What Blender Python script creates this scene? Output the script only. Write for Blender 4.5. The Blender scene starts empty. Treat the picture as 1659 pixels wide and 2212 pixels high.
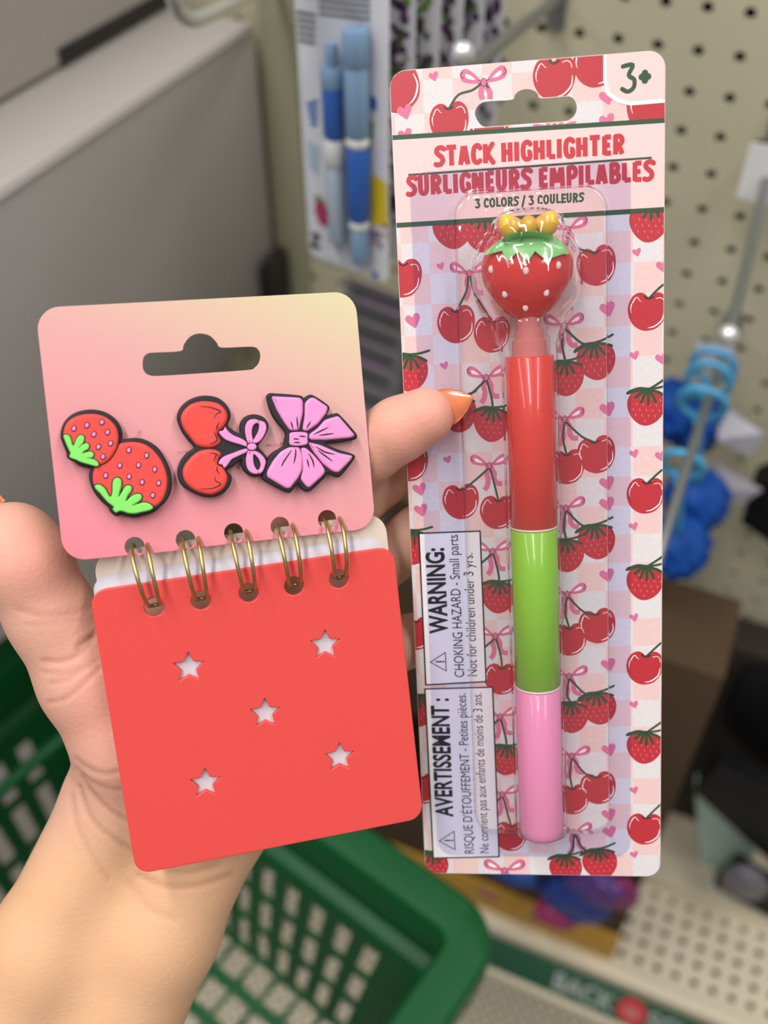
import bpy, bmesh, math, random
import numpy as np
from mathutils import Vector, Matrix
random.seed(7)
S = bpy.context.scene
COL = S.collection

# ---------------------------------------------------------------- camera, world, lights, exposure
PITCH = math.radians(44.7)
FPX, CX, CY = 2135.0, 829.5, 1106.0
EYE = Vector((0, 0, 1.5))
FWD = Vector((0, math.cos(PITCH), -math.sin(PITCH)))
RIGHT = Vector((1, 0, 0))
DOWN = Vector((0, -math.sin(PITCH), -math.cos(PITCH)))
cam = bpy.data.cameras.new('camera')
camo = bpy.data.objects.new('camera', cam); COL.objects.link(camo)
camo.location = EYE
camo.rotation_euler = (math.pi / 2 - PITCH, 0, 0)
cam.sensor_fit = 'HORIZONTAL'; cam.sensor_width = 36; cam.lens = 36 * FPX / 1659
cam.clip_start = 0.01
cam.dof.use_dof = True; cam.dof.focus_distance = 0.258; cam.dof.aperture_fstop = 10.5
S.camera = camo
S.view_settings.view_transform = 'Standard'; S.view_settings.look = 'None'
S.view_settings.gamma = 1; S.view_settings.use_curve_mapping = False
S.view_settings.exposure = 0.13
W = bpy.data.worlds.new('store_air'); S.world = W; W.use_nodes = True
W.node_tree.nodes['Background'].inputs[0].default_value = (1.0, 0.985, 0.965, 1)
W.node_tree.nodes['Background'].inputs[1].default_value = 0.27
def tube_light(x, y, z, sx, sy, watts, rz=0):
    l = bpy.data.lights.new('ceiling_tube', 'AREA'); l.shape = 'RECTANGLE'
    l.size = sx; l.size_y = sy; l.energy = watts; l.color = (1.0, 0.975, 0.945)
    o = bpy.data.objects.new('ceiling_tube', l); COL.objects.link(o)
    o.location = (x, y, z); o.rotation_euler = (0, 0, math.radians(rz))
tube_light(-0.50, -0.35, 3.0, 0.16, 2.2, 31, 8)
tube_light(0.95, -0.45, 3.0, 0.16, 2.2, 20, 8)
tube_light(-2.0, -0.50, 3.0, 0.16, 2.2, 20, 8)

# ---------------------------------------------------------------- helpers
def lin(c):
    return tuple((x / 12.92 if x <= 0.04045 else ((x + 0.055) / 1.055) ** 2.4) for x in [v / 255 for v in c])
MATS = {}
def mat(name, rgb, rough=0.6, metal=0.0, spec=0.5, noise=0.0, nscale=200.0, bump=0.0, sss=0.0, coat=0.0, rgb2=None):
    if name in MATS: return MATS[name]
    m = bpy.data.materials.new(name); m.use_nodes = True; MATS[name] = m
    nt = m.node_tree; b = nt.nodes['Principled BSDF']
    c = lin(rgb)
    b.inputs['Base Color'].default_value = (*c, 1)
    b.inputs['Roughness'].default_value = rough; b.inputs['Metallic'].default_value = metal
    b.inputs['Specular IOR Level'].default_value = spec
    if coat: b.inputs['Coat Weight'].default_value = coat; b.inputs['Coat Roughness'].default_value = 0.05
    if sss:
        b.inputs['Subsurface Weight'].default_value = sss
        b.inputs['Subsurface Radius'].default_value = (1.0, 0.4, 0.2); b.inputs['Subsurface Scale'].default_value = 0.003
    if noise or bump:
        tc = nt.nodes.new('ShaderNodeTexCoord'); n = nt.nodes.new('ShaderNodeTexNoise')
        n.inputs['Scale'].default_value = nscale; n.inputs['Detail'].default_value = 5
        nt.links.new(tc.outputs['Object'], n.inputs['Vector'])
        if noise or rgb2:
            mx = nt.nodes.new('ShaderNodeMix'); mx.data_type = 'RGBA'
            c2 = lin(rgb2) if rgb2 else tuple(v * (1 - noise) for v in c)
            mx.inputs[6].default_value = (*c, 1); mx.inputs[7].default_value = (*c2, 1)
            nt.links.new(n.outputs['Fac'], mx.inputs[0]); nt.links.new(mx.outputs[2], b.inputs['Base Color'])
        if bump:
            bp = nt.nodes.new('ShaderNodeBump'); bp.inputs['Strength'].default_value = bump; bp.inputs['Distance'].default_value = 0.001
            nt.links.new(n.outputs['Fac'], bp.inputs['Height']); nt.links.new(bp.outputs[0], b.inputs['Normal'])
    return m
def clear_mat(name, tint, fac=1.0, rough=0.04):
    m = bpy.data.materials.new(name); m.use_nodes = True; MATS[name] = m
    nt = m.node_tree; nt.nodes.clear()
    o = nt.nodes.new('ShaderNodeOutputMaterial'); t = nt.nodes.new('ShaderNodeBsdfTransparent'); g = nt.nodes.new('ShaderNodeBsdfGlossy')
    mx = nt.nodes.new('ShaderNodeMixShader'); fr = nt.nodes.new('ShaderNodeFresnel'); mu = nt.nodes.new('ShaderNodeMath'); mu.operation = 'MULTIPLY'
    ge = nt.nodes.new('ShaderNodeNewGeometry'); io = nt.nodes.new('ShaderNodeMath'); io.operation = 'MULTIPLY_ADD'; io.inputs[1].default_value = -.8333; io.inputs[2].default_value = 1.5
    nt.links.new(ge.outputs['Backfacing'], io.inputs[0]); nt.links.new(io.outputs[0], fr.inputs['IOR']); mu.inputs[1].default_value = fac
    t.inputs[0].default_value = (*tint, 1); g.inputs['Roughness'].default_value = rough
    nt.links.new(fr.outputs[0], mu.inputs[0]); nt.links.new(mu.outputs[0], mx.inputs[0])
    nt.links.new(t.outputs[0], mx.inputs[1]); nt.links.new(g.outputs[0], mx.inputs[2]); nt.links.new(mx.outputs[0], o.inputs[0])
    return m

def tag(o, label=None, cat=None, group=None, kind=None):
    if label: o['label'] = label
    if cat: o['category'] = cat
    if group: o['group'] = group
    if kind: o['kind'] = kind
    return o
def empty(name, M, label=None, cat=None, group=None, kind=None):
    o = bpy.data.objects.new(name, None); COL.objects.link(o); o.empty_display_size = 0.02
    o.matrix_world = M if isinstance(M, Matrix) else Matrix.Translation(M)
    return tag(o, label, cat, group, kind)
def link(name, me, m=None, parent=None, smooth=None):
    o = bpy.data.objects.new(name, me); COL.objects.link(o)
    if m is not None:
        if len(me.materials): me.materials.clear()
        for q in (m if isinstance(m, (list, tuple)) else [m]): me.materials.append(q)
    if parent is not None: o.parent = parent
    if smooth is not None:
        me.shade_smooth()
        if smooth < 180: me.set_sharp_from_angle(angle=math.radians(smooth))
    return o
def from_bm(name, bm, m, parent=None, smooth=None):
    me = bpy.data.meshes.new(name); bm.to_mesh(me); bm.free()
    return link(name, me, m, parent, smooth)
def pyd(name, V, F, m, parent=None, smooth=None, mi=None):
    me = bpy.data.meshes.new(name); me.from_pydata([tuple(v) for v in V], [], [tuple(int(i) for i in f) for f in F])
    o = link(name, me, m, parent, smooth)
    if mi is not None: me.polygons.foreach_set('material_index', list(mi))
    me.update(); return o
def P(px, py, d):
    """point seen at photo pixel (px, py), at depth d metres along the view axis"""
    return EYE + d * (FWD + RIGHT * ((px - CX) / FPX) + DOWN * ((py - CY) / FPX))
def C2W(v):
    return EYE + RIGHT * v[0] + DOWN * v[1] + FWD * v[2]

class Plane:
    """a card: origin O, right axis U, down axis V (camera axes, metres); local x = U, y = up, z = out of the card"""
    def __init__(s, O, U, V):
        U = np.array(U, float); V = np.array(V, float); U /= np.linalg.norm(U); V -= U * U.dot(V); V /= np.linalg.norm(V)
        s.O, s.U, s.V = np.array(O, float), U, V; s.N = -np.cross(U, V)
        r = lambda a: RIGHT * float(a[0]) + DOWN * float(a[1]) + FWD * float(a[2])
        M = Matrix.Identity(4)
        for i, a in enumerate((U, -V, s.N)):
            w = r(a)
            for k in range(3): M[k][i] = w[k]
        o = C2W(s.O)
        for k in range(3): M[k][3] = o[k]
        s.M = M
    def loc(s, px, py, h=0.0):
        d = np.array([(px - CX) / FPX, (py - CY) / FPX, 1.0]); o = s.O + s.N * h
        t = s.N.dot(o) / s.N.dot(d); q = t * d - s.O
        return (float(q.dot(s.U)), float(-q.dot(s.V)))       # metres, y up
def catmull(pts, n=6, closed=True):
    pts = [np.array(p, float) for p in pts]; out = []; N = len(pts)
    rng = range(N) if closed else range(N - 1)
    for i in rng:
        if closed: a, b, c, d = pts[i - 1], pts[i], pts[(i + 1) % N], pts[(i + 2) % N]
        else: a, b, c, d = pts[max(i - 1, 0)], pts[i], pts[i + 1], pts[min(i + 2, N - 1)]
        for k in range(n):
            t = k / n
            out.append(0.5 * ((2 * b) + (c - a) * t + (2 * a - 5 * b + 4 * c - d) * t * t + (3 * b - a - 3 * c + d) * t ** 3))
    if not closed: out.append(pts[-1])
    return [tuple(float(x) for x in p) for p in out]
def round_rect(x0, y0, x1, y1, r, n=8):
    out = []
    for cx, cy, a in ((x1 - r, y1 - r, 0), (x0 + r, y1 - r, 90), (x0 + r, y0 + r, 180), (x1 - r, y0 + r, 270)):
        for k in range(n + 1):
            t = math.radians(a + 90 * k / n); out.append((cx + r * math.cos(t), cy + r * math.sin(t)))
    return out
def round_poly(C, r, n=7):
    out = []; C = [np.array(c, float) for c in C]; N = len(C)
    for i in range(N):
        p, a, b = C[i], C[i - 1], C[(i + 1) % N]
        u = (a - p) / np.linalg.norm(a - p); v = (b - p) / np.linalg.norm(b - p)
        rr_ = min(r, .42 * np.linalg.norm(a - p), .42 * np.linalg.norm(b - p)); s, e = p + u * rr_, p + v * rr_
        for k in range(n + 1):
            t = k / n; w = (1 - t) ** 2 * s + 2 * t * (1 - t) * (p * .72 + (s + e) / 2 * .28) + t * t * e
            out.append(tuple(w))
    return out
def circle(cx, cy, r, n=28, ry=None, rot=0):
    ry = r if ry is None else ry; c, s = math.cos(rot), math.sin(rot)
    return [(cx + r * math.cos(t) * c - ry * math.sin(t) * s, cy + r * math.cos(t) * s + ry * math.sin(t) * c) for t in [2 * math.pi * k / n for k in range(n)]]
def slab(name, loops, z0, z1, bevel, m, parent=None, grow=0.0, smooth=35, res=2, puff=None):
    """flat shape with holes (loops in metres) between heights z0 and z1, rounded edges"""
    K = 1000.0
    cu = bpy.data.curves.new(name, 'CURVE'); cu.dimensions = '2D'; cu.fill_mode = 'BOTH'
    for L in loops:
        sp = cu.splines.new('POLY'); sp.points.add(len(L) - 1)
        for i, p in enumerate(L): sp.points[i].co = (p[0] * K, p[1] * K, 0, 1)
        sp.use_cyclic_u = True
    b = (puff or bevel) * K
    cu.extrude = max((z1 - z0) * K / 2 - b, 0.0); cu.bevel_depth = b; cu.bevel_resolution = res; cu.offset = grow * K - b
    t = bpy.data.objects.new('t', cu); COL.objects.link(t)
    me = bpy.data.meshes.new_from_object(t); bpy.data.objects.remove(t); bpy.data.curves.remove(cu)
    me.name = name
    me.transform(Matrix.Translation((0, 0, (z0 + z1) / 2)) @ Matrix.Diagonal((1, 1, (z1 - z0) / (2 * puff) if puff and 2 * puff > z1 - z0 else 1, 1)) @ Matrix.Scale(1 / K, 4))
    bm = bmesh.new(); bm.from_mesh(me); bmesh.ops.remove_doubles(bm, verts=bm.verts, dist=2e-6); bm.to_mesh(me); bm.free()
    o = link(name, me, m, parent, smooth)
    for f in me.polygons:
        if abs(f.normal.z) > .9995: f.use_smooth = False
    return o
def tube(name, pts, r, m, parent=None, closed=False, n=8, smooth=180, caps=True):
    """round wire along pts (world or local), r a number or one radius per point"""
    pts = [Vector(p) for p in pts]; N = len(pts); R = r if isinstance(r, (list, tuple)) else [r] * N
    V = []; F = []; up = None
    for i, p in enumerate(pts):
        a = pts[i - 1] if (i or closed) else p; b = pts[(i + 1) % N] if (i < N - 1 or closed) else p
        t = (b - a).normalized()
        if up is None: up = t.orthogonal().normalized()
        up = (up - t * up.dot(t)).normalized(); s = t.cross(up)
        for k in range(n):
            q = 2 * math.pi * k / n; V.append(p + (up * math.cos(q) + s * math.sin(q)) * R[i])
    for i in range(N if closed else N - 1):
        j = (i + 1) % N; off = 0
        if closed and j == 0:
            off = min(range(n), key=lambda o: (V[i * n] - V[o]).length)
        for k in range(n): F.append((i * n + k, i * n + (k + 1) % n, j * n + (k + 1 + off) % n, j * n + (k + off) % n))
    if caps and not closed: F += [tuple(range(n))[::-1], tuple(range((N - 1) * n, N * n))]
    return pyd(name, V, F, m, parent, smooth)
def box_bm(bm, c, s, M=None):
    r = bmesh.ops.create_cube(bm, size=1.0)
    T = Matrix.Translation(c) @ Matrix.Diagonal((*s, 1))
    bmesh.ops.transform(bm, matrix=(M @ T if M else T), verts=r['verts'])
def rbox(name, c, s, m, parent=None, bev=0.002, M=None):
    bm = bmesh.new(); box_bm(bm, c, s, M)
    bmesh.ops.bevel(bm, geom=bm.edges[:], offset=bev, segments=2, profile=0.5, affect='EDGES')
    return from_bm(name, bm, m, parent, 40)
def lathe(name, prof, m, parent=None, n=40, smooth=50, M=None):
    """prof: (radius, height) pairs; axis = local y, front = local z"""
    V = []; F = []
    for r, h in prof:
        for k in range(n):
            t = 2 * math.pi * k / n; v = Vector((r * math.cos(t), h, r * math.sin(t))); V.append(M @ v if M else v)
    for i in range(len(prof) - 1):
        for k in range(n): F.append((i * n + k, (i + 1) * n + k, (i + 1) * n + (k + 1) % n, i * n + (k + 1) % n))
    F += [tuple(range(n)), tuple(range((len(prof) - 1) * n, len(prof) * n))[::-1]]
    return pyd(name, V, F, m, parent, smooth)
def perforated(name, nu, nv, cu, cv, hole, thick, mp, m, parent=None, skip=None):
    """sheet of nu x nv cells, each with a real hole (hole: points round the cell's middle); mp maps (u, v, depth) to a point"""
    n = len(hole); V = []; F = []; idx = {}
    def vert(*k):
        if k not in idx: idx[k] = len(V); V.append(mp(k[0], k[1], k[2]))
        return idx[k]
    q = n // 4
    for i in range(nu):
        for j in range(nv):
            x, y = i * cu, j * cv
            c = [(round(x + cu, 6), round(y + cv, 6)), (round(x, 6), round(y + cv, 6)), (round(x, 6), round(y, 6)), (round(x + cu, 6), round(y, 6))]
            ci = [vert(a, b, 0.0) for a, b in c]
            if skip and skip(i, j): F.append(ci); continue
            base = len(V)
            for d in (0.0, thick):
                for a, b in hole: V.append(mp(x + cu / 2 + a, y + cv / 2 + b, d))
            for k in range(4):
                for e in range(q):
                    F.append((ci[k], base + k * q + e, base + (k * q + e + 1) % n))
                F.append((ci[k], base + (k * q + q) % n, ci[(k + 1) % 4]))
            for e in range(n): F.append((base + e, base + n + e, base + n + (e + 1) % n, base + (e + 1) % n))
    return pyd(name, V, F, m, parent)
def ring_pts(r, n=12, a0=45): # starts at the cell's upper right corner, counter-clockwise
    return [(r * math.cos(math.radians(a0 + 360 * k / n)), r * math.sin(math.radians(a0 + 360 * k / n))) for k in range(n)]

# ================================================================ THE STORE BEHIND
HV = Vector((0.9180, -0.3966, 0)); AW = Vector((0.3966, 0.9180, 0))     # along the pegboard / into it
DB = 0.665                                                             # pegboard's distance
def B(s, n, z): return HV * s + AW * n + Vector((0, 0, EYE.z + z))
def ray(px, py): return FWD + RIGHT * ((px - CX) / FPX) + DOWN * ((py - CY) / FPX)
def at_n(px, py, n):
    r = ray(px, py); t = n / r.dot(AW); return (r.dot(HV) * t, r.z * t)
def at_z(px, py, z):
    r = ray(px, py); t = z / r.z; return (r.dot(HV) * t, r.dot(AW) * t)
def Pn(px, py, n):
    s, z = at_n(px, py, n); return B(s, n, z)
BM = Matrix(((HV.x, AW.x, 0, 0), (HV.y, AW.y, 0, 0), (0, 0, 1, EYE.z), (0, 0, 0, 1)))   # shop axes: x along board, y into it, z up

m_board = mat('pegboard_paint', (200, 194, 166), .55, noise=.06, nscale=30)
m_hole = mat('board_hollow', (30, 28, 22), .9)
m_grey = mat('grey_carton', (178, 172, 168), .7, noise=.07, nscale=9)
m_greylight = mat('pale_carton', (186, 180, 175), .65, noise=.05, nscale=12)
m_dark = mat('dark_filler', (38, 34, 32), .6)
m_chrome = mat('zinc_wire', (226, 228, 230), .3, .65)
m_steel = mat('grey_wire', (140, 144, 146), .4, .75)
m_deck = mat('shelf_enamel', (226, 214, 188), .5, noise=.05, nscale=20)
m_white = mat('white_board', (232, 230, 230), .55, noise=.03, nscale=60)
m_brown = mat('brown_card', (76, 56, 34), .85, noise=.12, nscale=25)  # shade round the display carton is put into this dark brown
m_yellow = mat('yellow_card', (196, 150, 50), .6)

# floor of the aisle
fl = pyd('floor', [(-4, -4, 0), (4, -4, 0), (4, 4, 0), (-4, 4, 0)], [(0, 1, 2, 3)], mat('vinyl_floor', (150, 142, 134), .45, noise=.15, nscale=6)); fl['kind'] = 'structure'
# pegboard wall with its holes at one inch
s0, z0 = at_n(1528, 17, DB); pit = 0.0254
nu, nv = 46, 46
su = s0 - pit / 2 - 21 * pit + 0.0; sv = z0 - pit / 2 - 36 * pit
wb = perforated('wall_back', nu, nv, pit, pit, ring_pts(0.0037), 0.005, lambda u, v, d: B(su + u, DB + d, sv + v), m_board)
wb['kind'] = 'structure'
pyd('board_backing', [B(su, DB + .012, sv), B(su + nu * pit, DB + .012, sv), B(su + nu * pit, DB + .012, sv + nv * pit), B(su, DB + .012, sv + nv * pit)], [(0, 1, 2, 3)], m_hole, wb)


ux = at_n(655, 300, DB)[0]
up_ = rbox('trim_1', ((-.385 + ux) / 2, DB - .0025, -.45), (ux + .385, .004, 1.15), mat('upright_paint', (154, 152, 126), .5), None, .001); up_.matrix_world = BM; up_['kind'] = 'structure'
# pale cartons standing on the side shelf, left
def carton(name, s0, s1, n0, n1, z0, z1, m, label, lid=0.0):
    e = empty(name, BM @ Matrix.Translation(((s0 + s1) / 2, (n0 + n1) / 2, z0)), label, 'carton')
    w, d, h = s1 - s0, n1 - n0, z1 - z0
    rbox('box_body', (0, 0, h / 2), (w, d, h), m, e, .003)
    if lid: rbox('box_flap', (w / 2 - .06, 0, h + .0012), (.115, d * .985, .002), m, e, .0008)
    rbox('box_seam', (w / 2 + .0006, 0, h - .004), (.0014, d * .99, .003), m_greylight, e, .0004)
    return e
carton('carton_or_shade_box', -.78, -.385, .10, .655, -.485, -.249, m_grey, 'large pale grey carton whose long bare side fills the area left of the pegboard', .0)
up2 = carton('carton_or_shade_box', -.80, -.455, .12, .653, -.2465, -.02, m_greylight, 'pale carton set back on top of the large grey carton, top left corner')
sh = empty('side_shelf', BM @ Matrix.Translation((-.60, .38, -.52)), 'grey shelf under the large pale carton, behind the thumb', 'shelf')
rbox('shelf_deck', (0, 0, .017), (.38, .56, .034), m_greylight, sh, .004)
bk = rbox('dark_block', (0, 0, 0), (.008, .03, .055), m_dark, None, .002); bk.matrix_world = BM @ Matrix.Translation((at_n(598, 612, .64)[0], .64, at_n(598, 612, .64)[1]))  # plain dark block put in for the dark gap at the carton's foot
tag(bk, 'small dark upright block put in for the dark gap at the foot of the grey carton above the notepad card', 'block')

rbox('gap_shade', ((.80 - .455) / 2 - .0045, .588 - (.12 + .653) / 2, .006), (.012, .13, .010), m_dark, up2, .001)  # dark strip standing in for the shadow gap under the upper carton
# wire hooks
def hook(label, pts, r, m, ball=None, nm='peg_hook'):
    pts = [Vector(p) for p in pts]; o = empty(nm, pts[-1], label, 'hook')
    L = [p - pts[-1] for p in catmull(pts, 6, False) for p in [Vector(p)]]
    tube('wire', L, r, m, o, n=10)
    if ball:
        bm = bmesh.new(); bmesh.ops.create_uvsphere(bm, u_segments=16, v_segments=10, radius=ball); bmesh.ops.translate(bm, verts=bm.verts, vec=L[0]); from_bm('end_ball', bm, m_chrome, o, 180)
    p = L[-1]; bm = bmesh.new(); box_bm(bm, (0, 0, 0), (.012, .004, .034), BM.to_3x3().to_4x4() @ Matrix.Translation((0, -.002, 0))); bmesh.ops.translate(bm, verts=bm.verts, vec=p); from_bm('back_plate', bm, m, o)
    return o
hook('thick bent chrome hook end poking in at the top edge, left of the pen packs', [Pn(340, -60, .40), Pn(372, -8, .41), Pn(384, 22, .42), Pn(412, 42, .44), Pn(446, 34, .47), Pn(500, 8, .52), Pn(560, -22, .60), Pn(600, -42, DB)], .0036, m_chrome)
hook('grey wire hook slanting up behind the top edge of the cherry card', [Pn(1000, 116, .400), Pn(1004, 136, .402), Pn(1020, 142, .412), Pn(1060, 110, .45), Pn(1120, 62, .53), Pn(1207, -4, DB)], .0034, m_steel, .0052)
hook('grey wire hook at the right edge ending in a shiny ball above the blue rings', [Pn(1573, 724, .44), Pn(1588, 672, .47), Pn(1622, 535, .55), Pn(1676, 300, DB)], .0031, m_steel, .0054)
hk = hook('grey wire rod threaded through the light blue rings beside the cherry card', [Pn(1405, 1270, .37), Pn(1440, 1145, .40), Pn(1500, 955, .47), Pn(1560, 772, .59), Pn(1578, 715, DB)], .0029, m_steel)
# paper tags on the hooks
def card_at(name, O, U, V, w, h, t, m, label, cat, r=.002, parent=None):
    """O, U, V as world vectors"""
    c = lambda w_: (w_.dot(RIGHT), w_.dot(DOWN), w_.dot(FWD))
    pl = Plane(c(O - EYE), c(U), c(V)); e = empty(name, pl.M, label, cat) if label else None
    return pl, e
def world_plane(O, U, V):
    c = lambda w_: (w_.dot(RIGHT), w_.dot(DOWN), w_.dot(FWD)); return Plane(c(O - EYE), c(U), c(V))
ZD = Vector((0, 0, -1))
pl = world_plane(Pn(1622, 306, .62), HV, ZD)
o = slab('hook_tag', [round_rect(0, -.036, .045, 0, .003)], 0, .0008, .0002, m_white); o.matrix_world = pl.M; tag(o, 'small white price tag on the hook at the right edge', 'tag')

# ---- pen packs on the left hook
UP = Vector((.817, -.5766, 0))
m_pk = mat('pack_card', (222, 222, 228), .5); m_ink = mat('pack_ink', (50, 50, 56), .6)
m_pen1 = mat('pen_pale_blue', (132, 164, 196), .3); m_pen2 = mat('pen_royal', (40, 98, 186), .35); m_pen3 = mat('pen_mist', (176, 192, 206), .3)
m_pur = mat('lavender_print', (92, 56, 100), .6); m_leaf = mat('leaf_print', (110, 150, 60), .6); m_rasp = mat('raspberry_print', (176, 36, 92), .6); m_ylw = mat('yellow_print', (222, 196, 40), .6)
m_pen_w = mat('pen_white', (226, 226, 222), .3)
m_shell = clear_mat('pack_shell', (.95, .96, .98), .9, .08)
def flat_poly(name, polys, m, parent, h, mi=None):
    V = []; F = []; I = []
    for k, pg in enumerate(polys):
        F.append(range(len(V), len(V) + len(pg))); V += [(x, y, h) for x, y in pg]; I.append(mi[k] if mi else 0)
    return pyd(name, V, F, m, parent, None, I)
pk0 = world_plane(P(668, 548, .545), UP, ZD)      # origin: lower left corner of the front card
PW = abs(pk0.loc(838, 611)[0])
PH = .21
def pen(e, x, y0, y1, r, z, secs, clip):
    """secs: (fraction0, fraction1, material, radius factor)"""
    L = y1 - y0
    q = empty('ballpoint_pen', e.matrix_world @ Matrix.Translation((x, y0, z)))
    for a, b, m, f in secs:
        lathe('pen_section', [(r * f * .8, a * L), (r * f, a * L + .002), (r * f, b * L - .002), (r * f * .85, b * L)], m, q, 18)
    if clip: rbox('pen_clip', (0, L * .80, r + .0016), (.0034, L * .26, .0015), m_pen1, q, .0005)
    return q
def pack(k, shift, detail):
    e = empty('pen_pack', Matrix.Translation(shift) @ pk0.M)
    slab('pack_card', [round_rect(0, 0, PW, PH, .004)], -.0008, 0, .0001, m_pk, e)
    polys = []; mi = []
    def q(pts, i): polys.append([pk0.loc(*p) for p in pts]); mi.append(i)
    if detail:
        for j in range(5): q([(640 + j, 22 + j * 15), (682, 30 + j * 15), (682, 37 + j * 15), (640 + j, 29 + j * 15)], 0)
        for j in range(4): q([(690, -6 + j * 14 - 10), (800, 6 + j * 14 - 10), (800, 12 + j * 14 - 10), (690, j * 14 - 10)], 0)
        q([(672, 500), (692, 505), (692, 516), (680, 527), (693, 531), (692, 541), (670, 534), (671, 524), (682, 513), (672, 510)], 0)
        q([(682, 432), (703, 440), (712, 470), (706, 492), (690, 482), (680, 455)], 3); q([(678, 424), (688, 420), (704, 436), (694, 440), (682, 436)], 2)
        for j in range(4): q([(662 + j * 3, 222 + j * 14), (686, 214 + j * 15), (688, 222 + j * 15), (664 + j * 3, 232 + j * 14)], 5)
        q([(664, 300), (690, 320), (688, 380), (668, 360)], 6)
        q([(806, 375), (836, 395), (838, 490), (804, 484), (800, 430)], 4); q([(800, 205), (814, 212), (814, 240), (802, 236)], 5); q([(798, 260), (808, 262), (808, 300), (797, 330)], 2); q([(806, 585), (818, 590), (816, 604), (805, 598)], 5)
        for j in range(16): a = random.uniform(760, 812); b = random.uniform(45, 120); q([(a, b), (a + 6, b + 1), (a + 7, b + 8), (a + 1, b + 8)], random.choice([1, 3, 3]))
        for j in range(14): a = random.uniform(800, 832); b = random.uniform(480, 530); q([(a, b), (a + 6, b + 1), (a + 7, b + 8), (a + 1, b + 8)], random.choice([1, 1, 3]))
    for j in range(130 if not detail else 22):
        x = PW * random.uniform(.80, 1.0) - .004; y = random.uniform(.02, PH - .01) if not detail else random.uniform(.14, .2)
        polys.append(circle(x, y, random.uniform(.0014, .003), 7)); mi.append(random.choice([1, 1, 1, 2]))
    flat_poly('pack_artwork', polys, [m_ink, m_pur, m_leaf, m_rasp, m_ylw, m_pen2, m_pen3], e, .00025, mi)
    return e
labs = ['front pen pack with two blue pens on a white card, left of the cherry card'] + ['pen pack hanging %s behind the front one, lavender printed' % w for w in ('directly', 'second', 'third', 'fourth', 'fifth')]
for k in range(6):
    e = pack(k, AW * (.021 * k) + HV * (.004 * k) , k == 0)
    tag(e, labs[k], 'pack', 'pen packs on the upper hook')
    if k == 0:
        x1 = pk0.loc(722, 300, .007)[0]; ya = pk0.loc(736, 545, .007)[1]; yb = pk0.loc(714, 92, .007)[1]
        pen_specs = []
        def in_pack(nm, x, y0, y1, r, z, secs, clip):
            L = y1 - y0
            for a, b, m, f in secs:
                lathe(nm, [(r * f * .8, y0 + a * L), (r * f, y0 + a * L + .002), (r * f, y0 + b * L - .002), (r * f * .85, y0 + b * L)], m, q_, 18, M=Matrix.Translation((x, 0, z)))
        q_ = empty('ballpoint_pen', e.matrix_world.copy(), 'pale blue click pen in the front pack, left of the two', 'pen')
        in_pack('barrel', x1, ya, yb, .0056, .0068, [(0, .06, m_pen3, .35), (.05, .45, m_pen3, .85), (.45, .58, m_pen_w, 1), (.58, .86, m_pen2, .95), (.80, .90, m_pen1, 1.02), (.90, 1, m_pen1, .55)], 0)
        x2 = pk0.loc(772, 300, .007)[0]; ya = pk0.loc(782, 570, .007)[1]; yb = pk0.loc(766, 62, .007)[1]
        q_ = empty('ballpoint_pen', e.matrix_world.copy(), 'capped blue pen in the front pack, right of the two', 'pen')
        in_pack('barrel', x2, ya, yb, .0060, .0068, [(0, .17, m_pen1, .8), (.17, .21, m_pen_w, .9), (.21, .54, m_pen2, .95), (.54, .58, m_pen_w, 1), (.58, .86, m_pen1, .98), (.86, 1, m_pen1, 1.05)], 0)
        slab('pack_shell', [round_rect(PW * .22, .006, PW * .84, PH - .04, .006)], 0.0004, .0150, .003, m_shell, e)
hook('wire hook that carries the upper pen packs, mostly hidden by them', [B(at_n(735, 0, .5)[0] + .02, .40, -.13), B(at_n(735, 0, .5)[0] + .02, .55, -.135), B(at_n(735, 0, .5)[0] + .02, DB, -.135)], .0025, m_steel)
# lower row: only the upper edges show one behind the other
sA, zA = at_n(742, 596, .63)
m_dim = mat('pack_grey', (134, 130, 132), .6); m_dusk = mat('pack_dusk', (64, 62, 70), .5)
words = ['rearmost', 'second from the board', 'third from the board', 'fourth from the board', 'fifth from the board', 'sixth from the board', 'seventh from the board', 'eighth from the board', 'ninth from the board']
for k in range(9):
    n = .632 - .0215 * k
    pl = world_plane(B(sA + .006 * k, n, zA - .002 * k), UP, ZD)
    e = empty('pen_pack', pl.M, 'dim grey pen pack edge behind the notepad card, lower row, ' + words[k], 'pack', 'pen packs on the lower hook')
    slab('pack_card', [round_rect(0, -.13, .066, 0, .006)], -.0008, 0, .0001, m_dim, e)
    rbox('pack_bulge', (.036, -.068, .0045), (.036, .11, .009), m_dusk if k % 3 else m_pur, e, .003)
    ar = flat_poly('pack_artwork', [[(.006, -.006), (.058, -.006), (.058, -.010), (.006, -.010)], [(.006, -.014), (.05, -.014), (.05, -.017), (.006, -.017)]] + [circle(.058, -.02 - .004 * j, .002, 6) for j in range(8)], [m_ink, m_pur], e, .0003, [0, 0] + [1] * 8)

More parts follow.
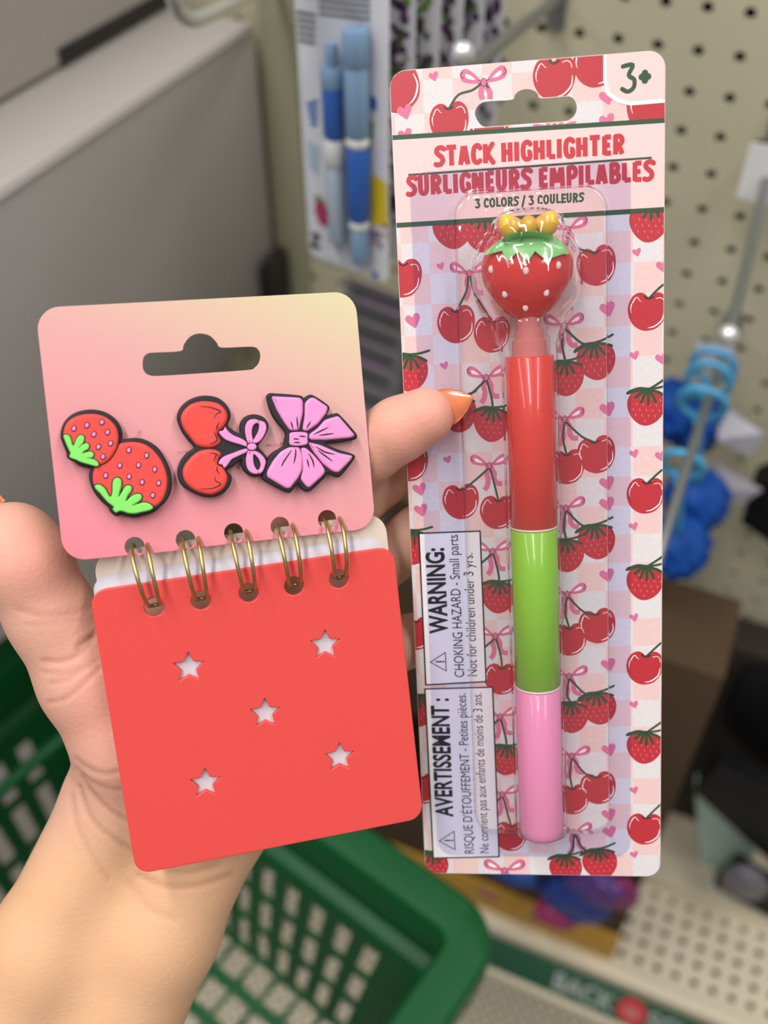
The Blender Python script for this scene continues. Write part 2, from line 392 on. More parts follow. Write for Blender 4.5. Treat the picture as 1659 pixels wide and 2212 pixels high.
# ---- blue ring toys on the rod
m_ring = mat('ring_blue', (70, 160, 205), .35); m_pom = mat('pompom_blue', (4, 78, 170), .6, spec=.3, noise=.45, nscale=90); m_film = clear_mat('clear_film', (.86, .86, .9), 1.2, .15)
rodp = [Pn(1536, 845, .515), Pn(1500, 955, .475), Pn(1478, 1010, .455)]
def ring_toy(c, R, pom, pr, label, tilt):
    e = empty('ring_charm', c, label, 'keyring', 'blue ring charms on the wire rod')
    ax = (AW + Vector((0, 0, tilt))).normalized(); u = ax.orthogonal().normalized(); v = ax.cross(u)
    tube('ring', [(u * math.cos(t) + v * math.sin(t)) * R - Vector((0, 0, R * .55)) for t in [2 * math.pi * k / 28 for k in range(28)]], .0024, m_ring, e, closed=True)
    d = pom - c
    bm = bmesh.new(); bmesh.ops.create_icosphere(bm, subdivisions=4, radius=pr)
    for vv in bm.verts:
        p = vv.co.normalized(); vv.co = p * pr * (1 + .10 * math.sin(9 * p.x + 5 * p.y) * math.cos(8 * p.z + 4 * p.x) + .05 * math.sin(23 * p.y + 11 * p.z)) + d
    from_bm('pompom', bm, m_pom, e, 180)
    tube('strap', catmull([Vector((0, 0, -R * 1.5)), Vector((0, 0, -R * 1.5)) * .5 + d * .4 + Vector((0, 0, .002)), d * .8], 5, False), .003, m_ring, e)
ring_toy(Pn(1546, 770, .575), .0135, Pn(1500, 905, .60), .0235, 'light blue ring with dark blue pompom nearest the shiny hook ball', .2)
ring_toy(Pn(1538, 800, .545), .0135, Pn(1452, 885, .590), .0215, 'light blue ring stacked second under the shiny ball, its pompom half hidden by the card', .15)
ring_toy(Pn(1524, 850, .515), .0140, Pn(1503, 1080, .545), .0225, 'wide light blue ring halfway down the rod with the middle pompom', .3)
ring_toy(Pn(1478, 985, .462), .0120, Pn(1462, 1180, .50), .0215, 'lowest light blue ring on the rod with the lowest pompom', .3)
for i, (pts, lb) in enumerate((([(1502, 735), (1590, 745), (1582, 800), (1506, 790)], 'small clear header card behind the topmost light blue ring'),
        ([(1560, 870), (1652, 935), (1620, 985), (1548, 950)], 'grey clear film flap sticking out right of the pompoms'),
        ([(1535, 990), (1648, 1058), (1600, 1090), (1545, 1060)], 'bright film corner pointing right below the grey film flap'))):
    a = [Pn(x, y, .60 - .008 * j) for j, (x, y) in enumerate(pts)]; c = sum(a, Vector()) / 4
    n = (a[1] - a[0]).cross(a[3] - a[0]).normalized() * .0006
    o = pyd('packaging_film', [p - c for p in a] + [p - c + n for p in a], [(0, 1, 2, 3), (7, 6, 5, 4), (0, 4, 5, 1), (1, 5, 6, 2), (2, 6, 7, 3), (3, 7, 4, 0)], mat('film_grey', (150, 148, 160), .3))
    o.location = c; tag(o, lb, 'packaging')

# ---- shelf with its price rail
ZS = -1.015; NF = .43
def wplate(name, s0, s1, n0, n1, z0, z1, m, parent, bev=.001):
    return rbox(name, ((s0 + s1) / 2, (n0 + n1) / 2, (z0 + z1) / 2), (s1 - s0, n1 - n0, z1 - z0), m, parent, bev)
def shelf(label, zs, nf, s0, s1, n1, pitch, step):
    e = empty('display_shelf', BM, label, 'shelf')
    nn = int((n1 - nf - .012) / pitch); ns = int((s1 - s0) / pitch)
    rows = int((step - nf) / pitch) if step else nn
    d = perforated('perforated_deck', ns, rows, pitch, pitch, ring_pts(pitch * .22, 8), .0015, lambda u, v, d: Vector((s0 + u, nf + .018 + v, zs - d)), m_deck, e)
    wplate('deck_lip', s0, s0 + ns * pitch, nf, nf + .018, zs - .012, zs + .0006, m_deck, e)
    nd = nf + .018 + rows * pitch
    if step: wplate('raised_deck', .065, s0 + ns * pitch, nd, n1, zs - .012, zs + .016, m_deck, e, .004)
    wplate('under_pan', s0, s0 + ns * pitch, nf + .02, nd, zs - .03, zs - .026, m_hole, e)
    return e
se = shelf('cream shelf with punched holes and a green price rail, lower right', ZS, NF, -.62, .62, .655, .0182, .535)
m_rail = mat('rail_green', (28, 82, 56), .45); m_letter = mat('rail_letter', (166, 174, 168), .5); m_red = mat('rail_red', (204, 60, 66), .5)
RD = Vector((0, -.60, -.80))                          # the rail leans out towards the shopper
def rail_plate(nm, a, b, m):
    o = rbox(nm, (0, 0, 0), (1.24, b - a, .003), m, se, .001)
    o.matrix_local = Matrix.Translation(Vector((0, NF - .003, ZS - .010)) + RD * ((a + b) / 2)) @ Matrix(((1, 0, 0, 0), (0, .60, -.80, 0), (0, .80, .60, 0), (0, 0, 0, 1)))
rail_plate('price_rail', 0, .034, m_rail); rail_plate('rail_base', .0342, .042, m_deck)
shelf('lower cream punched base shelf under the price rail', -1.40, .30, -.6, .6, .655, .0155, None)
def text_mesh(s, size, xs=1.0, bold=0.0, align='LEFT'):
    cu = bpy.data.curves.new('lettering', 'FONT'); cu.body = s; cu.size = 1.0; cu.align_x = align; cu.offset = bold; cu.fill_mode = 'FRONT'; cu.resolution_u = 4
    t = bpy.data.objects.new('t', cu); COL.objects.link(t); me = bpy.data.meshes.new_from_object(t); bpy.data.objects.remove(t); bpy.data.curves.remove(cu)
    me.transform(Matrix.Diagonal((size * xs, size, size, 1))); return me
rp = world_plane(B(0, NF - .003, ZS - .010) + (AW * -.80 + Vector((0, 0, .60))) * .0019, HV, AW * -.60 + Vector((0, 0, -.80)))
def on_rail(s, px, py, size, m, bold=.02, xs=1.0, h=.0004):
    me = text_mesh(s, size, xs, bold); o = link('rail_lettering', me, m, se)
    x, y = rp.loc(px, py); o.matrix_world = rp.M @ Matrix.Translation((x, y, h)); return x, y
yb = rp.loc(1190, 2132)[1]

x0 = rp.loc(1192, 2125)[0]
for t_, x_, sz, m_, in (('BACK', x0, .026, m_letter), ('SCHOOL', x0 + .096, .026, m_letter)):
    me = text_mesh(t_, sz, .92, .025); o = link('rail_lettering', me, m_, se); o.matrix_parent_inverse = se.matrix_world.inverted(); o.matrix_world = rp.M @ Matrix.Translation((x_, -.0265, .0004))
o = flat_poly('rail_badge', [circle(x0 + .080, -.017, .0145, 24)], m_red, se, .0003); o.matrix_parent_inverse = se.matrix_world.inverted(); o.matrix_world = rp.M.copy()
me = text_mesh('to', .016, .9, .01, 'CENTER'); o = link('rail_lettering', me, m_letter, se); o.matrix_parent_inverse = se.matrix_world.inverted(); o.matrix_world = rp.M @ Matrix.Translation((x0 + .080, -.0215, .0006))

# ---- display box of bagged toys on the shelf
fn = .448; sr = at_n(1312, 2086, fn)[0]
e = empty('display_box', BM @ Matrix.Translation((sr, fn, ZS)), 'tall brown display carton with yellow front lip on the cream shelf, behind the cherry card', 'carton')
wd, dp = .40, .075; ht = at_n(1580, 1296, fn + dp)[1] - ZS
def part(nm, a, b, m, bev=.0012): return rbox(nm, [(a[i] + b[i]) / 2 for i in range(3)], [abs(b[i] - a[i]) for i in range(3)], m, e, bev)
part('side_wall', (-.005, .004, .0006), (0, dp, ht), m_brown); part('side_wall', (-wd, .004, .0006), (-wd + .005, dp, ht), m_brown)
part('back_wall_panel', (-wd, dp - .004, .0006), (0, dp, ht), m_brown); part('box_bottom', (-wd + .005, .004, .0006), (-.005, dp - .004, .006), m_brown)
part('front_wall', (-wd, 0, .052), (0, .005, .17), m_brown); part('front_lip', (-wd - .002, -.003, .0006), (.001, .004, .055), m_yellow)
part('front_post', (-.055, 0, .17), (0, .005, ht), m_brown); part('top_flap', (-wd, 0, ht), (0, dp, ht + .003), m_brown); part('front_panel', (-wd, .0002, .30), (-.0551, .0048, ht), m_brown)
rbox('ink_mark', (-.07, -.0036, .028), (.03, .0008, .012), mat('lilac_ink', (110, 92, 130), .6), e, .0003)
rbox('ink_mark', (-.13, -.0036, .036), (.022, .0008, .014), mat('pink_ink', (170, 110, 110), .6), e, .0003)
def bag(px, py, n, r, c, label, seed):
    rnd = random.Random(seed); bm = bmesh.new(); bmesh.ops.create_icosphere(bm, subdivisions=4, radius=1)
    ph = [rnd.uniform(0, 6) for _ in range(6)]
    for v in bm.verts:
        p = v.co.copy(); k = 1 + .12 * math.sin(5 * p.x + ph[0]) * math.sin(6 * p.y + ph[1]) + .10 * math.sin(11 * p.z + ph[2] + 4 * p.x) + .05 * math.sin(19 * p.x + ph[3])
        v.co = Vector((p.x * r[0], p.y * r[1], p.z * r[2])) * k
    o = from_bm('toy_bag', bm, mat('bag_%d' % seed, c, .25, noise=.4, nscale=70), None, 180); o.matrix_world = BM @ Matrix.Translation((*[at_n(px, py, n)[0], n, at_n(px, py, n)[1]],))
    tag(o, label, 'toy bag', 'bagged toys in the display carton')
bag(1238, 1945, .432, (.030, .012, .036), (28, 60, 150), 'royal blue bag hanging over the yellow lip below the cherry card', 1)
bag(1290, 1915, .434, (.026, .011, .026), (96, 60, 140), 'violet bag right of the royal blue bag', 2)
bag(1200, 1975, .428, (.020, .010, .020), (176, 50, 110), 'magenta bag left of the royal blue bag, lowest of them', 3)
bag(1332, 1925, .437, (.018, .010, .022), (150, 50, 110), 'pink bag at the right end of the bags in the carton', 4)
bag(1105, 1880, .437, (.026, .010, .014), (24, 84, 170), 'flat blue bag just under the bottom edge of the cherry card', 5)

# ---- dark packs and added shade box at the right
dc = empty('carton_or_shade_box', BM @ Matrix.Translation((.20, .6405, ZS + .0168)), 'added dark box standing in for shade behind the brown display carton, under the pegboard', 'carton')  # added box, its near black colour stands in for the shade here
hz = at_n(1610, 1345, .658)[1] - ZS - .017
for nm_, c_, s_ in (('box_front', (0, -.018, hz / 2), (.34, .004, hz)), ('box_side', (-.168, 0, hz / 2), (.004, .032, hz)), ('box_side', (.168, 0, hz / 2), (.004, .032, hz)), ('box_lid', (0, 0, hz + .002), (.344, .040, .003))): rbox(nm_, c_, s_, mat('shade_card', (46, 38, 30), .8), dc, .001)
m_blk = mat('pack_black', (16, 15, 20), .45, spec=.2); m_navy = mat('pack_navy', (20, 20, 66), .4); m_vio = mat('pack_violet', (86, 84, 160), .4); m_mint = mat('mint_card', (186, 212, 200), .5); m_maroon = mat('pack_maroon', (90, 30, 50), .4)
def prism(nm, pts, n, t, m, label=None, cat=None, parent=None, dn=(0, 0, 0, 0)):
    a = [Pn(x, y, n + d) for (x, y), d in zip(pts, dn)]; c = sum(a, Vector()) / len(a); q = AW * t; N = len(a)
    if parent is not None: c = parent.matrix_world.translation
    V = [p - c for p in a] + [p - c + q for p in a]
    F = [tuple(range(N)), tuple(range(N, 2 * N))[::-1]] + [(i, N + i, N + (i + 1) % N, (i + 1) % N) for i in range(N)]
    o = pyd(nm, V, F, m, parent)
    if parent is None: o.location = c; tag(o, label, cat)
    bv = o.modifiers.new('b', 'BEVEL'); bv.width = .0008; bv.segments = 2
    return o
prism('mint_tray', [(1500, 1690), (1600, 1770), (1632, 1850), (1515, 1925), (1430, 1900), (1440, 1850)], .575, .012, m_mint, 'pale mint card panel standing on the shelf right of the display carton', 'card')
k = prism('game_pack', [(1500, 1712), (1548, 1655), (1720, 1735), (1720, 1915), (1640, 1862)], .548, .02, m_blk, 'black pack with violet stripe and navy edge, right of the mint card', 'pack')
prism('pack_stripe', [(1538, 1664), (1552, 1656), (1720, 1730), (1716, 1748)], .5465, .0012, m_vio, parent=k)
prism('pack_edge', [(1500, 1712), (1520, 1700), (1720, 1880), (1720, 1915), (1640, 1862)], .5465, .0012, m_navy, parent=k)
k = prism('game_pack', [(1560, 1560), (1600, 1470), (1720, 1480), (1720, 1720), (1570, 1650)], .594, .02, m_blk, 'upper black pack with dark blue and maroon print at the right edge', 'pack')
prism('pack_print', [(1600, 1485), (1720, 1490), (1720, 1520), (1610, 1520)], .5925, .0012, m_navy, parent=k)
prism('pack_print', [(1618, 1545), (1720, 1580), (1720, 1600), (1622, 1570)], .5925, .0012, m_maroon, parent=k)
prism('game_pack', [(1540, 1915), (1585, 1870), (1720, 1945), (1720, 2015), (1600, 1955)], .540, .015, m_blk, 'small black pack lying in the lower right, behind the shelf sticker', 'pack')
bag(1608, 1905, .532, (.022, .01, .026), (120, 116, 124), 'crumpled grey film bag between the black packs at the right edge', 8)
k = prism('game_pack', [(1600, 1130), (1622, 1062), (1740, 1010), (1740, 1230), (1660, 1195)], .60, .03, m_blk, 'black pack with thin violet marks hanging under the bright film corner, right edge', 'pack')
prism('pack_print', [(1606, 1128), (1655, 1120), (1655, 1126), (1607, 1136)], .5985, .0012, m_vio, parent=k)
prism('pack_print', [(1625, 1078), (1665, 1062), (1665, 1070), (1624, 1088)], .5985, .0012, m_maroon, parent=k)
o = wplate('shelf_sticker', at_z(1520, 1950, ZS + .016)[0], .5, .552, .562, ZS + .0165, ZS + .026, m_white, None); o.matrix_world = BM
tag(o, 'thin white sticker strip with blue marks along the raised rear of the cream shelf', 'sticker')
for j in range(9):
    x = at_z(1520, 1950, ZS + .016)[0] + .012 + j * .013
    wplate('sticker_mark', x, x + .008, .5512, .552, ZS + .0195, ZS + .0235, mat('mark_blue', (70, 110, 180), .5), o, .0001)

# ---- green shopping basket
HB = -.60
m_bk = mat('basket_green', (10, 88, 42), .42, spec=.35, noise=.08, nscale=15); m_bk2 = m_bk
K = EYE + Vector((.078, .249, HB)); el = Vector((.7986, -.6018, 0)); es = Vector((-.6018, -.7986, 0))
LB, WB, DPB, RC = .43, .29, .21, .034
KM = Matrix(((el.x, -es.x, 0, K.x), (el.y, -es.y, 0, K.y), (0, 0, 1, K.z), (0, 0, 0, 1)))   # local x: along, to the near right; y: away; z up; origin far right corner of rim
be = empty('shopping_basket', KM, 'green plastic shopping basket with slotted sides hanging below the wrist', 'basket')
def rr(i, r, n=8): return round_rect(-LB + i, -WB + i, -i, -i, max(r - i * .9, .004), n)
def band(nm, rings, m, closed_last=False):
    V = []; F = []; n = len(rings[0][0])
    for L, z in rings: V += [(x, y, z) for x, y in L]
    for i in range(len(rings) - 1):
        for k in range(n): F.append((i * n + k, i * n + (k + 1) % n, (i + 1) * n + (k + 1) % n, (i + 1) * n + k))
    return pyd(nm, V, F, m, be, 40)
band('rim', [(rr(.004, RC), -.030), (rr(0, RC), -.028), (rr(0, RC), -.003), (rr(.003, RC), 0), (rr(.016, RC), .001), (rr(.026, RC), 0), (rr(.0285, RC), -.004), (rr(.030, RC), -.045), (rr(.038, RC), -.048), (rr(.040, RC), -.052), (rr(.041, RC), -.064)], m_bk)
ti = .041
def wall(nm, a, b, d, nu, tz=.0):
    """a -> b along the rim's inner edge (local xy), d: inward taper vector"""
    a = Vector((*a, 0)); b = Vector((*b, 0)); L = (b - a).length; H = DPB - .064; nv = 3
    cu, cv = L / nu, H / nv; hw, hh = cu * .25, cv * .42
    nrm = Vector((d[0], d[1], 0)).normalized()
    def mp(u, v, w):
        t = v / H; k = 1 - .0; p = a.lerp(b, (u / L)); mid = (a + b) / 2
        p = mid + (p - mid) * (1 - .16 * t)
        return p + Vector((d[0], d[1], 0)) * t - nrm * w + Vector((0, 0, -.064 - v))
    return perforated(nm, nu, nv, cu, cv, [(hw, hh), (-hw, hh), (-hw, -hh), (hw, -hh)], .003, mp, m_bk, be, skip=lambda i, j: i in (0, nu - 1))
x0, x1, y0, y1 = -LB + ti, -ti, -WB + ti, -ti
wall('side_panel', (x0, y1), (x1, y1), (0, -.018), 15)
wall('side_panel', (x1, y0), (x0, y0), (0, .018), 15)
wall('end_panel', (x0, y0), (x0, y1), (.028, 0), 8)
wall('end_panel', (x1, y1), (x1, y0), (-.028, 0), 8)
perforated('basket_floor', 13, 6, (x1 - x0 - .05) / 13, (y1 - y0 - .03) / 6, [(.0095, .010), (-.0095, .010), (-.0095, -.010), (.0095, -.010)], .003, lambda u, v, w: Vector((x0 + .025 + u, y0 + .015 + v, -DPB - w)), m_bk, be)
tube('handle', catmull([(-.30, -WB + .004, -.002), (-.31, -WB + .010, .008), (-.315, -WB / 2, .012), (-.31, -.010, .008), (-.30, -.004, -.002)], 6, False), .005, m_bk, be)

# ================================================================ HELD THINGS
mm = 0.001
# ---- the carded highlighter
HC = Plane((.00126, -.11114, .24925), (.99289, -.02663, -.116), (.0493, .97912, .19722))
CW, CH = .068, .2229
hole_px = [(1026, 246), (1030, 232), (1042, 222), (1060, 219), (1106, 216), (1112, 206), (1122, 197), (1137, 193), (1152, 196), (1162, 204), (1168, 213), (1212, 210), (1230, 209), (1241, 217), (1246, 232), (1242, 247), (1232, 257), (1216, 262), (1140, 267), (1062, 273), (1045, 273), (1033, 263)]
m_paper = mat('card_edge', (232, 224, 222), .6)
def card_material():
    m = mat('gingham_card', (238, 232, 230), .42, spec=.4); nt = m.node_tree; b = nt.nodes['Principled BSDF']
    tc = nt.nodes.new('ShaderNodeTexCoord'); mp = nt.nodes.new('ShaderNodeMapping'); ck = nt.nodes.new('ShaderNodeTexChecker')
    ck.inputs['Scale'].default_value = 1.0; ck.inputs['Color1'].default_value = (*lin((232, 226, 227)), 1); ck.inputs['Color2'].default_value = (*lin((242, 207, 202)), 1)
    cx, cy = HC.loc(1367, 1395)
    mp.inputs['Location'].default_value = (-cx / .0074 + .0 + 20, -cy / .0079 + 40, .5); mp.inputs['Scale'].default_value = (1 / .0074, 1 / .0079, 0)
    nt.links.new(tc.outputs['Object'], mp.inputs[0]); nt.links.new(mp.outputs[0], ck.inputs['Vector'])
    n = nt.nodes.new('ShaderNodeTexNoise'); n.inputs['Scale'].default_value = 900; n.inputs['Detail'].default_value = 3
    nt.links.new(tc.outputs['Object'], n.inputs['Vector'])
    mx = nt.nodes.new('ShaderNodeMix'); mx.data_type = 'RGBA'; mx.blend_type = 'MULTIPLY'; mx.inputs[0].default_value = .16
    nt.links.new(ck.outputs[0], mx.inputs[6]); nt.links.new(n.outputs['Fac'], mx.inputs[7]); nt.links.new(mx.outputs[2], b.inputs['Base Color'])
    return m
m_ging = card_material()
pkg = empty('blister_pack', HC.M, 'long pink gingham hang card with cherries and bows, under a clear blister', 'package')
slab('hang_card', [round_rect(0, -CH, CW, 0, .0042), [HC.loc(*p) for p in catmull(hole_px, 3)]], -.0005, 0, .00008, m_ging, pkg)
m_cred = mat('print_red', (200, 52, 62), .42, noise=.22, nscale=1500, rgb2=(180, 40, 52)); m_pink = mat('print_pink', (220, 112, 150), .45); m_dgr = mat('print_green', (44, 78, 50), .45)
m_lpink = mat('print_pale_pink', (242, 206, 202), .45); m_wht = mat('print_white', (250, 240, 238), .45); m_seed = mat('print_seed', (226, 120, 118), .45); m_title = mat('print_title', (200, 50, 62), .42); m_black = mat('print_black', (26, 24, 30), .45); m_lab = mat('print_label', (240, 235, 238), .42); m_lrib = mat('print_light_ribbon', (250, 196, 208), .45)
PM = [m_cred, m_pink, m_dgr, m_lpink, m_wht, m_seed, m_title, m_black, m_lab, m_lrib]
RED, PNK, GRN, LPK, WHT, SEED, TIT, BLK, LAB, LRB = range(10)

class Print:
    def __init__(s): s.bm = bmesh.new(); s.k = 0
    def poly(s, pts, mi, z, clip=None):
        """pts in mm, z layer number; one flat printed shape"""
        b = bmesh.new(); s.k += 1
        zz = z * .008 + (s.k % 40) * .0001
        vs = [b.verts.new((x, y, zz)) for x, y in pts]
        b.faces.new(vs)
        for no, co in (clip or []):
            bmesh.ops.bisect_plane(b, geom=b.verts[:] + b.edges[:] + b.faces[:], plane_co=(*co, 0), plane_no=(*no, 0), clear_outer=True, dist=1e-5)
        b.verts.ensure_lookup_table()
        mp = {v: s.bm.verts.new(v.co) for v in b.verts}
        for f in b.faces:
            try: g = s.bm.faces.new([mp[v] for v in f.verts]); g.material_index = mi; 
            except ValueError: pass
        b.free()
    def stroke(s, pts, w, mi, z, clip=None, cap=True, smooth=4, taper=None):
        if smooth and len(pts) > 2: pts = catmull(pts, smooth, False)
        P_ = [np.array(p, float) for p in pts]; N = len(P_); L = []; R = []
        for i, p in enumerate(P_):
            t = P_[min(i + 1, N - 1)] - P_[max(i - 1, 0)]; t = t / (np.linalg.norm(t) + 1e-9); n = np.array([-t[1], t[0]])
            ww = w / 2 * (taper(i / (N - 1)) if taper else 1); L.append(p + n * ww); R.append(p - n * ww)
        for i in range(N - 1): s.poly([tuple(R[i]), tuple(R[i + 1]), tuple(L[i + 1]), tuple(L[i])], mi, z, clip)
        if cap:
            for i in ((0, N - 1)):
                ww = w / 2 * (taper(i / (N - 1)) if taper else 1)
                if ww > .02: s.poly(circle(P_[i][0], P_[i][1], ww, 10), mi, z, clip)
    def done(s, name, parent, h=.00001):
        bmesh.ops.triangulate(s.bm, faces=s.bm.faces[:]); s.bm.normal_update()
        for f in s.bm.faces:
            if f.normal.z < 0: f.normal_flip()
        bmesh.ops.transform(s.bm, matrix=Matrix.Translation((0, 0, h)) @ Matrix.Scale(mm, 4), verts=s.bm.verts)
        return from_bm(name, s.bm, PM, parent)
def L_(px, py, h=0.0): a = HC.loc(px, py, h); return (a[0] * 1000, a[1] * 1000)
edge = [((-1, 0), (.15, 0)), ((1, 0), (CW * 1000 - .15, 0)), ((0, 1), (0, -.15)), ((0, -1), (0, -CH * 1000 + .15))]
for cxx, cyy, sx, sy in ((4.2, -4.2, -1, 1), (CW * 1000 - 4.2, -4.2, 1, 1), (CW * 1000 - 4.2, -CH * 1000 + 4.2, 1, -1), (4.2, -CH * 1000 + 4.2, -1, -1)):
    for a in (18, 45, 72):
        d = (sx * math.cos(math.radians(a)), sy * math.sin(math.radians(a))); edge.append((d, (cxx + d[0] * 4.05, cyy + d[1] * 4.05)))
art = Print()
def tf(c, r, rot):
    co, si = math.cos(rot), math.sin(rot)
    return lambda p: (c[0] + r * (p[0] * co - p[1] * si), c[1] + r * (p[0] * si + p[1] * co))
CHERRY = catmull([(0, .72), (.22, .93), (.58, .98), (.90, .72), (1.02, .25), (.92, -.35), (.60, -.82), (.15, -1.0), (-.25, -.98), (-.68, -.72), (-.95, -.25), (-1.0, .25), (-.82, .72), (-.50, .92), (-.22, .88)], 3)
BERRY = catmull([(0, .78), (.45, .86), (.85, .62), (1.0, .15), (.90, -.38), (.58, -.82), (.15, -1.04), (-.25, -1.0), (-.68, -.68), (-.96, -.2), (-1.0, .3), (-.78, .7), (-.4, .84)], 3)
def cherry(px, py, r=5.0, rot=0.0, stem=None, clip=()):
    c = L_(px, py); t = tf(c, r, rot); cl = edge + list(clip)
    art.poly([t(p) for p in CHERRY], RED, 3, cl)
    art.stroke([t(p) for p in ((-.80, .38), (-.62, .68), (-.42, .50), (-.34, .48))], r * .05, WHT, 5, cl, taper=lambda u: 1.2 - u)
    art.stroke([t(p) for p in ((-.84, .3), (-.86, .05), (-.80, -.15))], r * .06, WHT, 5, cl, taper=lambda u: 1.1 - u)
    art.stroke([t(p) for p in ((.86, .05), (.80, -.40), (.45, -.76), (.12, -.86))], r * .07, WHT, 5, cl, taper=lambda u: .35 + 1.4 * u * (1 - u) * 2)
    art.stroke([t(p) for p in ((.40, .66), (.62, .72), (.78, .60), (.84, .40))], r * .06, WHT, 5, cl, taper=lambda u: .6)
    art.stroke([t(p) for p in ((-.22, .74), (0, .62), (.24, .74))], r * .07, BLK, 5, cl)
    if stem: art.stroke([t((0.02, .66))] + [L_(*s_) for s_ in stem], .55, GRN, 6, cl)
def berry(px, py, r=5.0, rot=0.0, stem=None, clip=()):
    c = L_(px, py); t = tf(c, r, rot); cl = edge + list(clip); rnd = random.Random(int(px * 7 + py))
    art.poly([t(p) for p in BERRY], RED, 3, cl)
    for j in range(5):
        for i in range(5):
            x, y = -.68 + i * .34 + (j % 2) * .15, .42 - j * .29
            if x * x + (y + .02) ** 2 * 1.05 < .78 - max(0, -y) * .3: art.stroke([t((x, y)), t((x + .05, y - .12))], .22, SEED, 5, cl, cap=False, smooth=0)
    for k, (x, y) in enumerate(((-1.05, .62), (-.62, .40), (-.28, .18), (.10, .10), (.46, .26), (.88, .62))):
        art.stroke([t((0, .86)), t((x * .55, .80 * .6 + y * .5)), t((x, y))], r * .15, GRN, 6, cl, taper=lambda u: .7 + .8 * u * (1.3 - u))
    art.stroke([t((-1.0, .70)), t((-.5, .92)), t((0, .92)), t((.5, 1.0)), t((1.0, 1.18))], r * .12, GRN, 6, cl)
    if stem: art.stroke([t((0, .86))] + [L_(*s_) for s_ in stem], .6, GRN, 6, cl)
def bow(px, py, k=1.0, rot=0.0, half=0, clip=()):
    c = L_(px, py); t = tf(c, k, rot); cl = edge + list(clip)
    for sx in (-1, 1):
        if half and sx != half: continue
        loop = [(sx * .6, .25), (sx * 2.6, 2.6), (sx * 4.9, 3.9), (sx * 6.3, 2.9), (sx * 5.9, .9), (sx * 3.6, .1), (sx * .8, -.1)]
        art.poly([t(p) for p in catmull(loop, 4)], PNK, 4, cl)
        art.poly([t(p) for p in catmull([(sx * 2.3, .9), (sx * 3.4, 2.0), (sx * 4.7, 2.6), (sx * 4.9, 2.0), (sx * 4.2, 1.25)], 4)], WHT, 5, cl)
        art.stroke([t((sx * 5.6, 3.3)), t((sx * 6.1, 2.2)), t((sx * 5.3, 1.4))], .16, BLK, 6, cl, cap=False)
        art.stroke([t((sx * .3, -.4)), t((sx * 1.5, -2.6)), t((sx * 1.5, -4.6)), t((sx * 2.5, -6.2)), t((sx * 4.2, -6.4))] if sx > 0 else [t((-.3, -.4)), t((-.9, -2.8)), t((-.5, -4.8)), t((-.9, -7.0)), t((-1.9, -8.4))], 1.35, PNK, 4, cl, cap=False)
    art.poly([t(p) for p in circle(0, 0, .85, 14, 1.15)], BLK, 6, cl); art.poly([t(p) for p in circle(0, 0, .70, 14, 1.0)], PNK, 7, cl)
    for a, b in (((-1.5, .7), (-.7, .4)), ((1.5, .7), (.7, .4)), ((-1.4, -.2), (-.7, -.3)), ((1.3, -.5), (.7, -.4))): art.stroke([t(a), t(b)], .16, BLK, 6, cl, cap=False, smooth=0)
HEART = catmull([(0, .45), (.30, .80), (.70, .85), (1.0, .5), (.85, .0), (.45, -.5), (0, -.95), (-.45, -.5), (-.85, .0), (-1.0, .5), (-.7, .85), (-.3, .80)], 3)
def heart(px, py, r, rot=.25):
    t = tf(L_(px, py), r, rot); art.poly([t(p) for p in HEART], PNK, 4, edge)
# top section, above the title band
cherry(855, 188, 6.2, .5)
slotL = ((0, 1), (0, L_(1060, 274)[1] - .1))
bow(1045, 178, .92, .02, 0, [((0, -1), (0, L_(1050, 214)[1]))])
cherry(970, 264, 4.9, 0, [(990, 205), (1020, 195), (1040, 180)])
art.stroke([L_(1047, 180), L_(1058, 195), L_(1061, 212)], .5, GRN, 4, edge)
cherry(1056, 296, 4.9, 0, None, [slotL])
cherry(1197, 168, 5.2, 0, [(1190, 135), (1189, 120)], [((0, -1), (0, L_(1195, 210)[1] + .1))])
cherry(1286, 138, 5.4, 0)
bow(1198, 276, .9, 0, 0, [((0, 1), (0, L_(1190, 266)[1]))]); cherry(1420, 232, 7.4, 0)
for x, y, r in ((937, 165, 1.2), (875, 242, 1.9), (876, 293, 1.8), (1312, 210, 1.9), (1312, 262, 1.9)): heart(x, y, r)
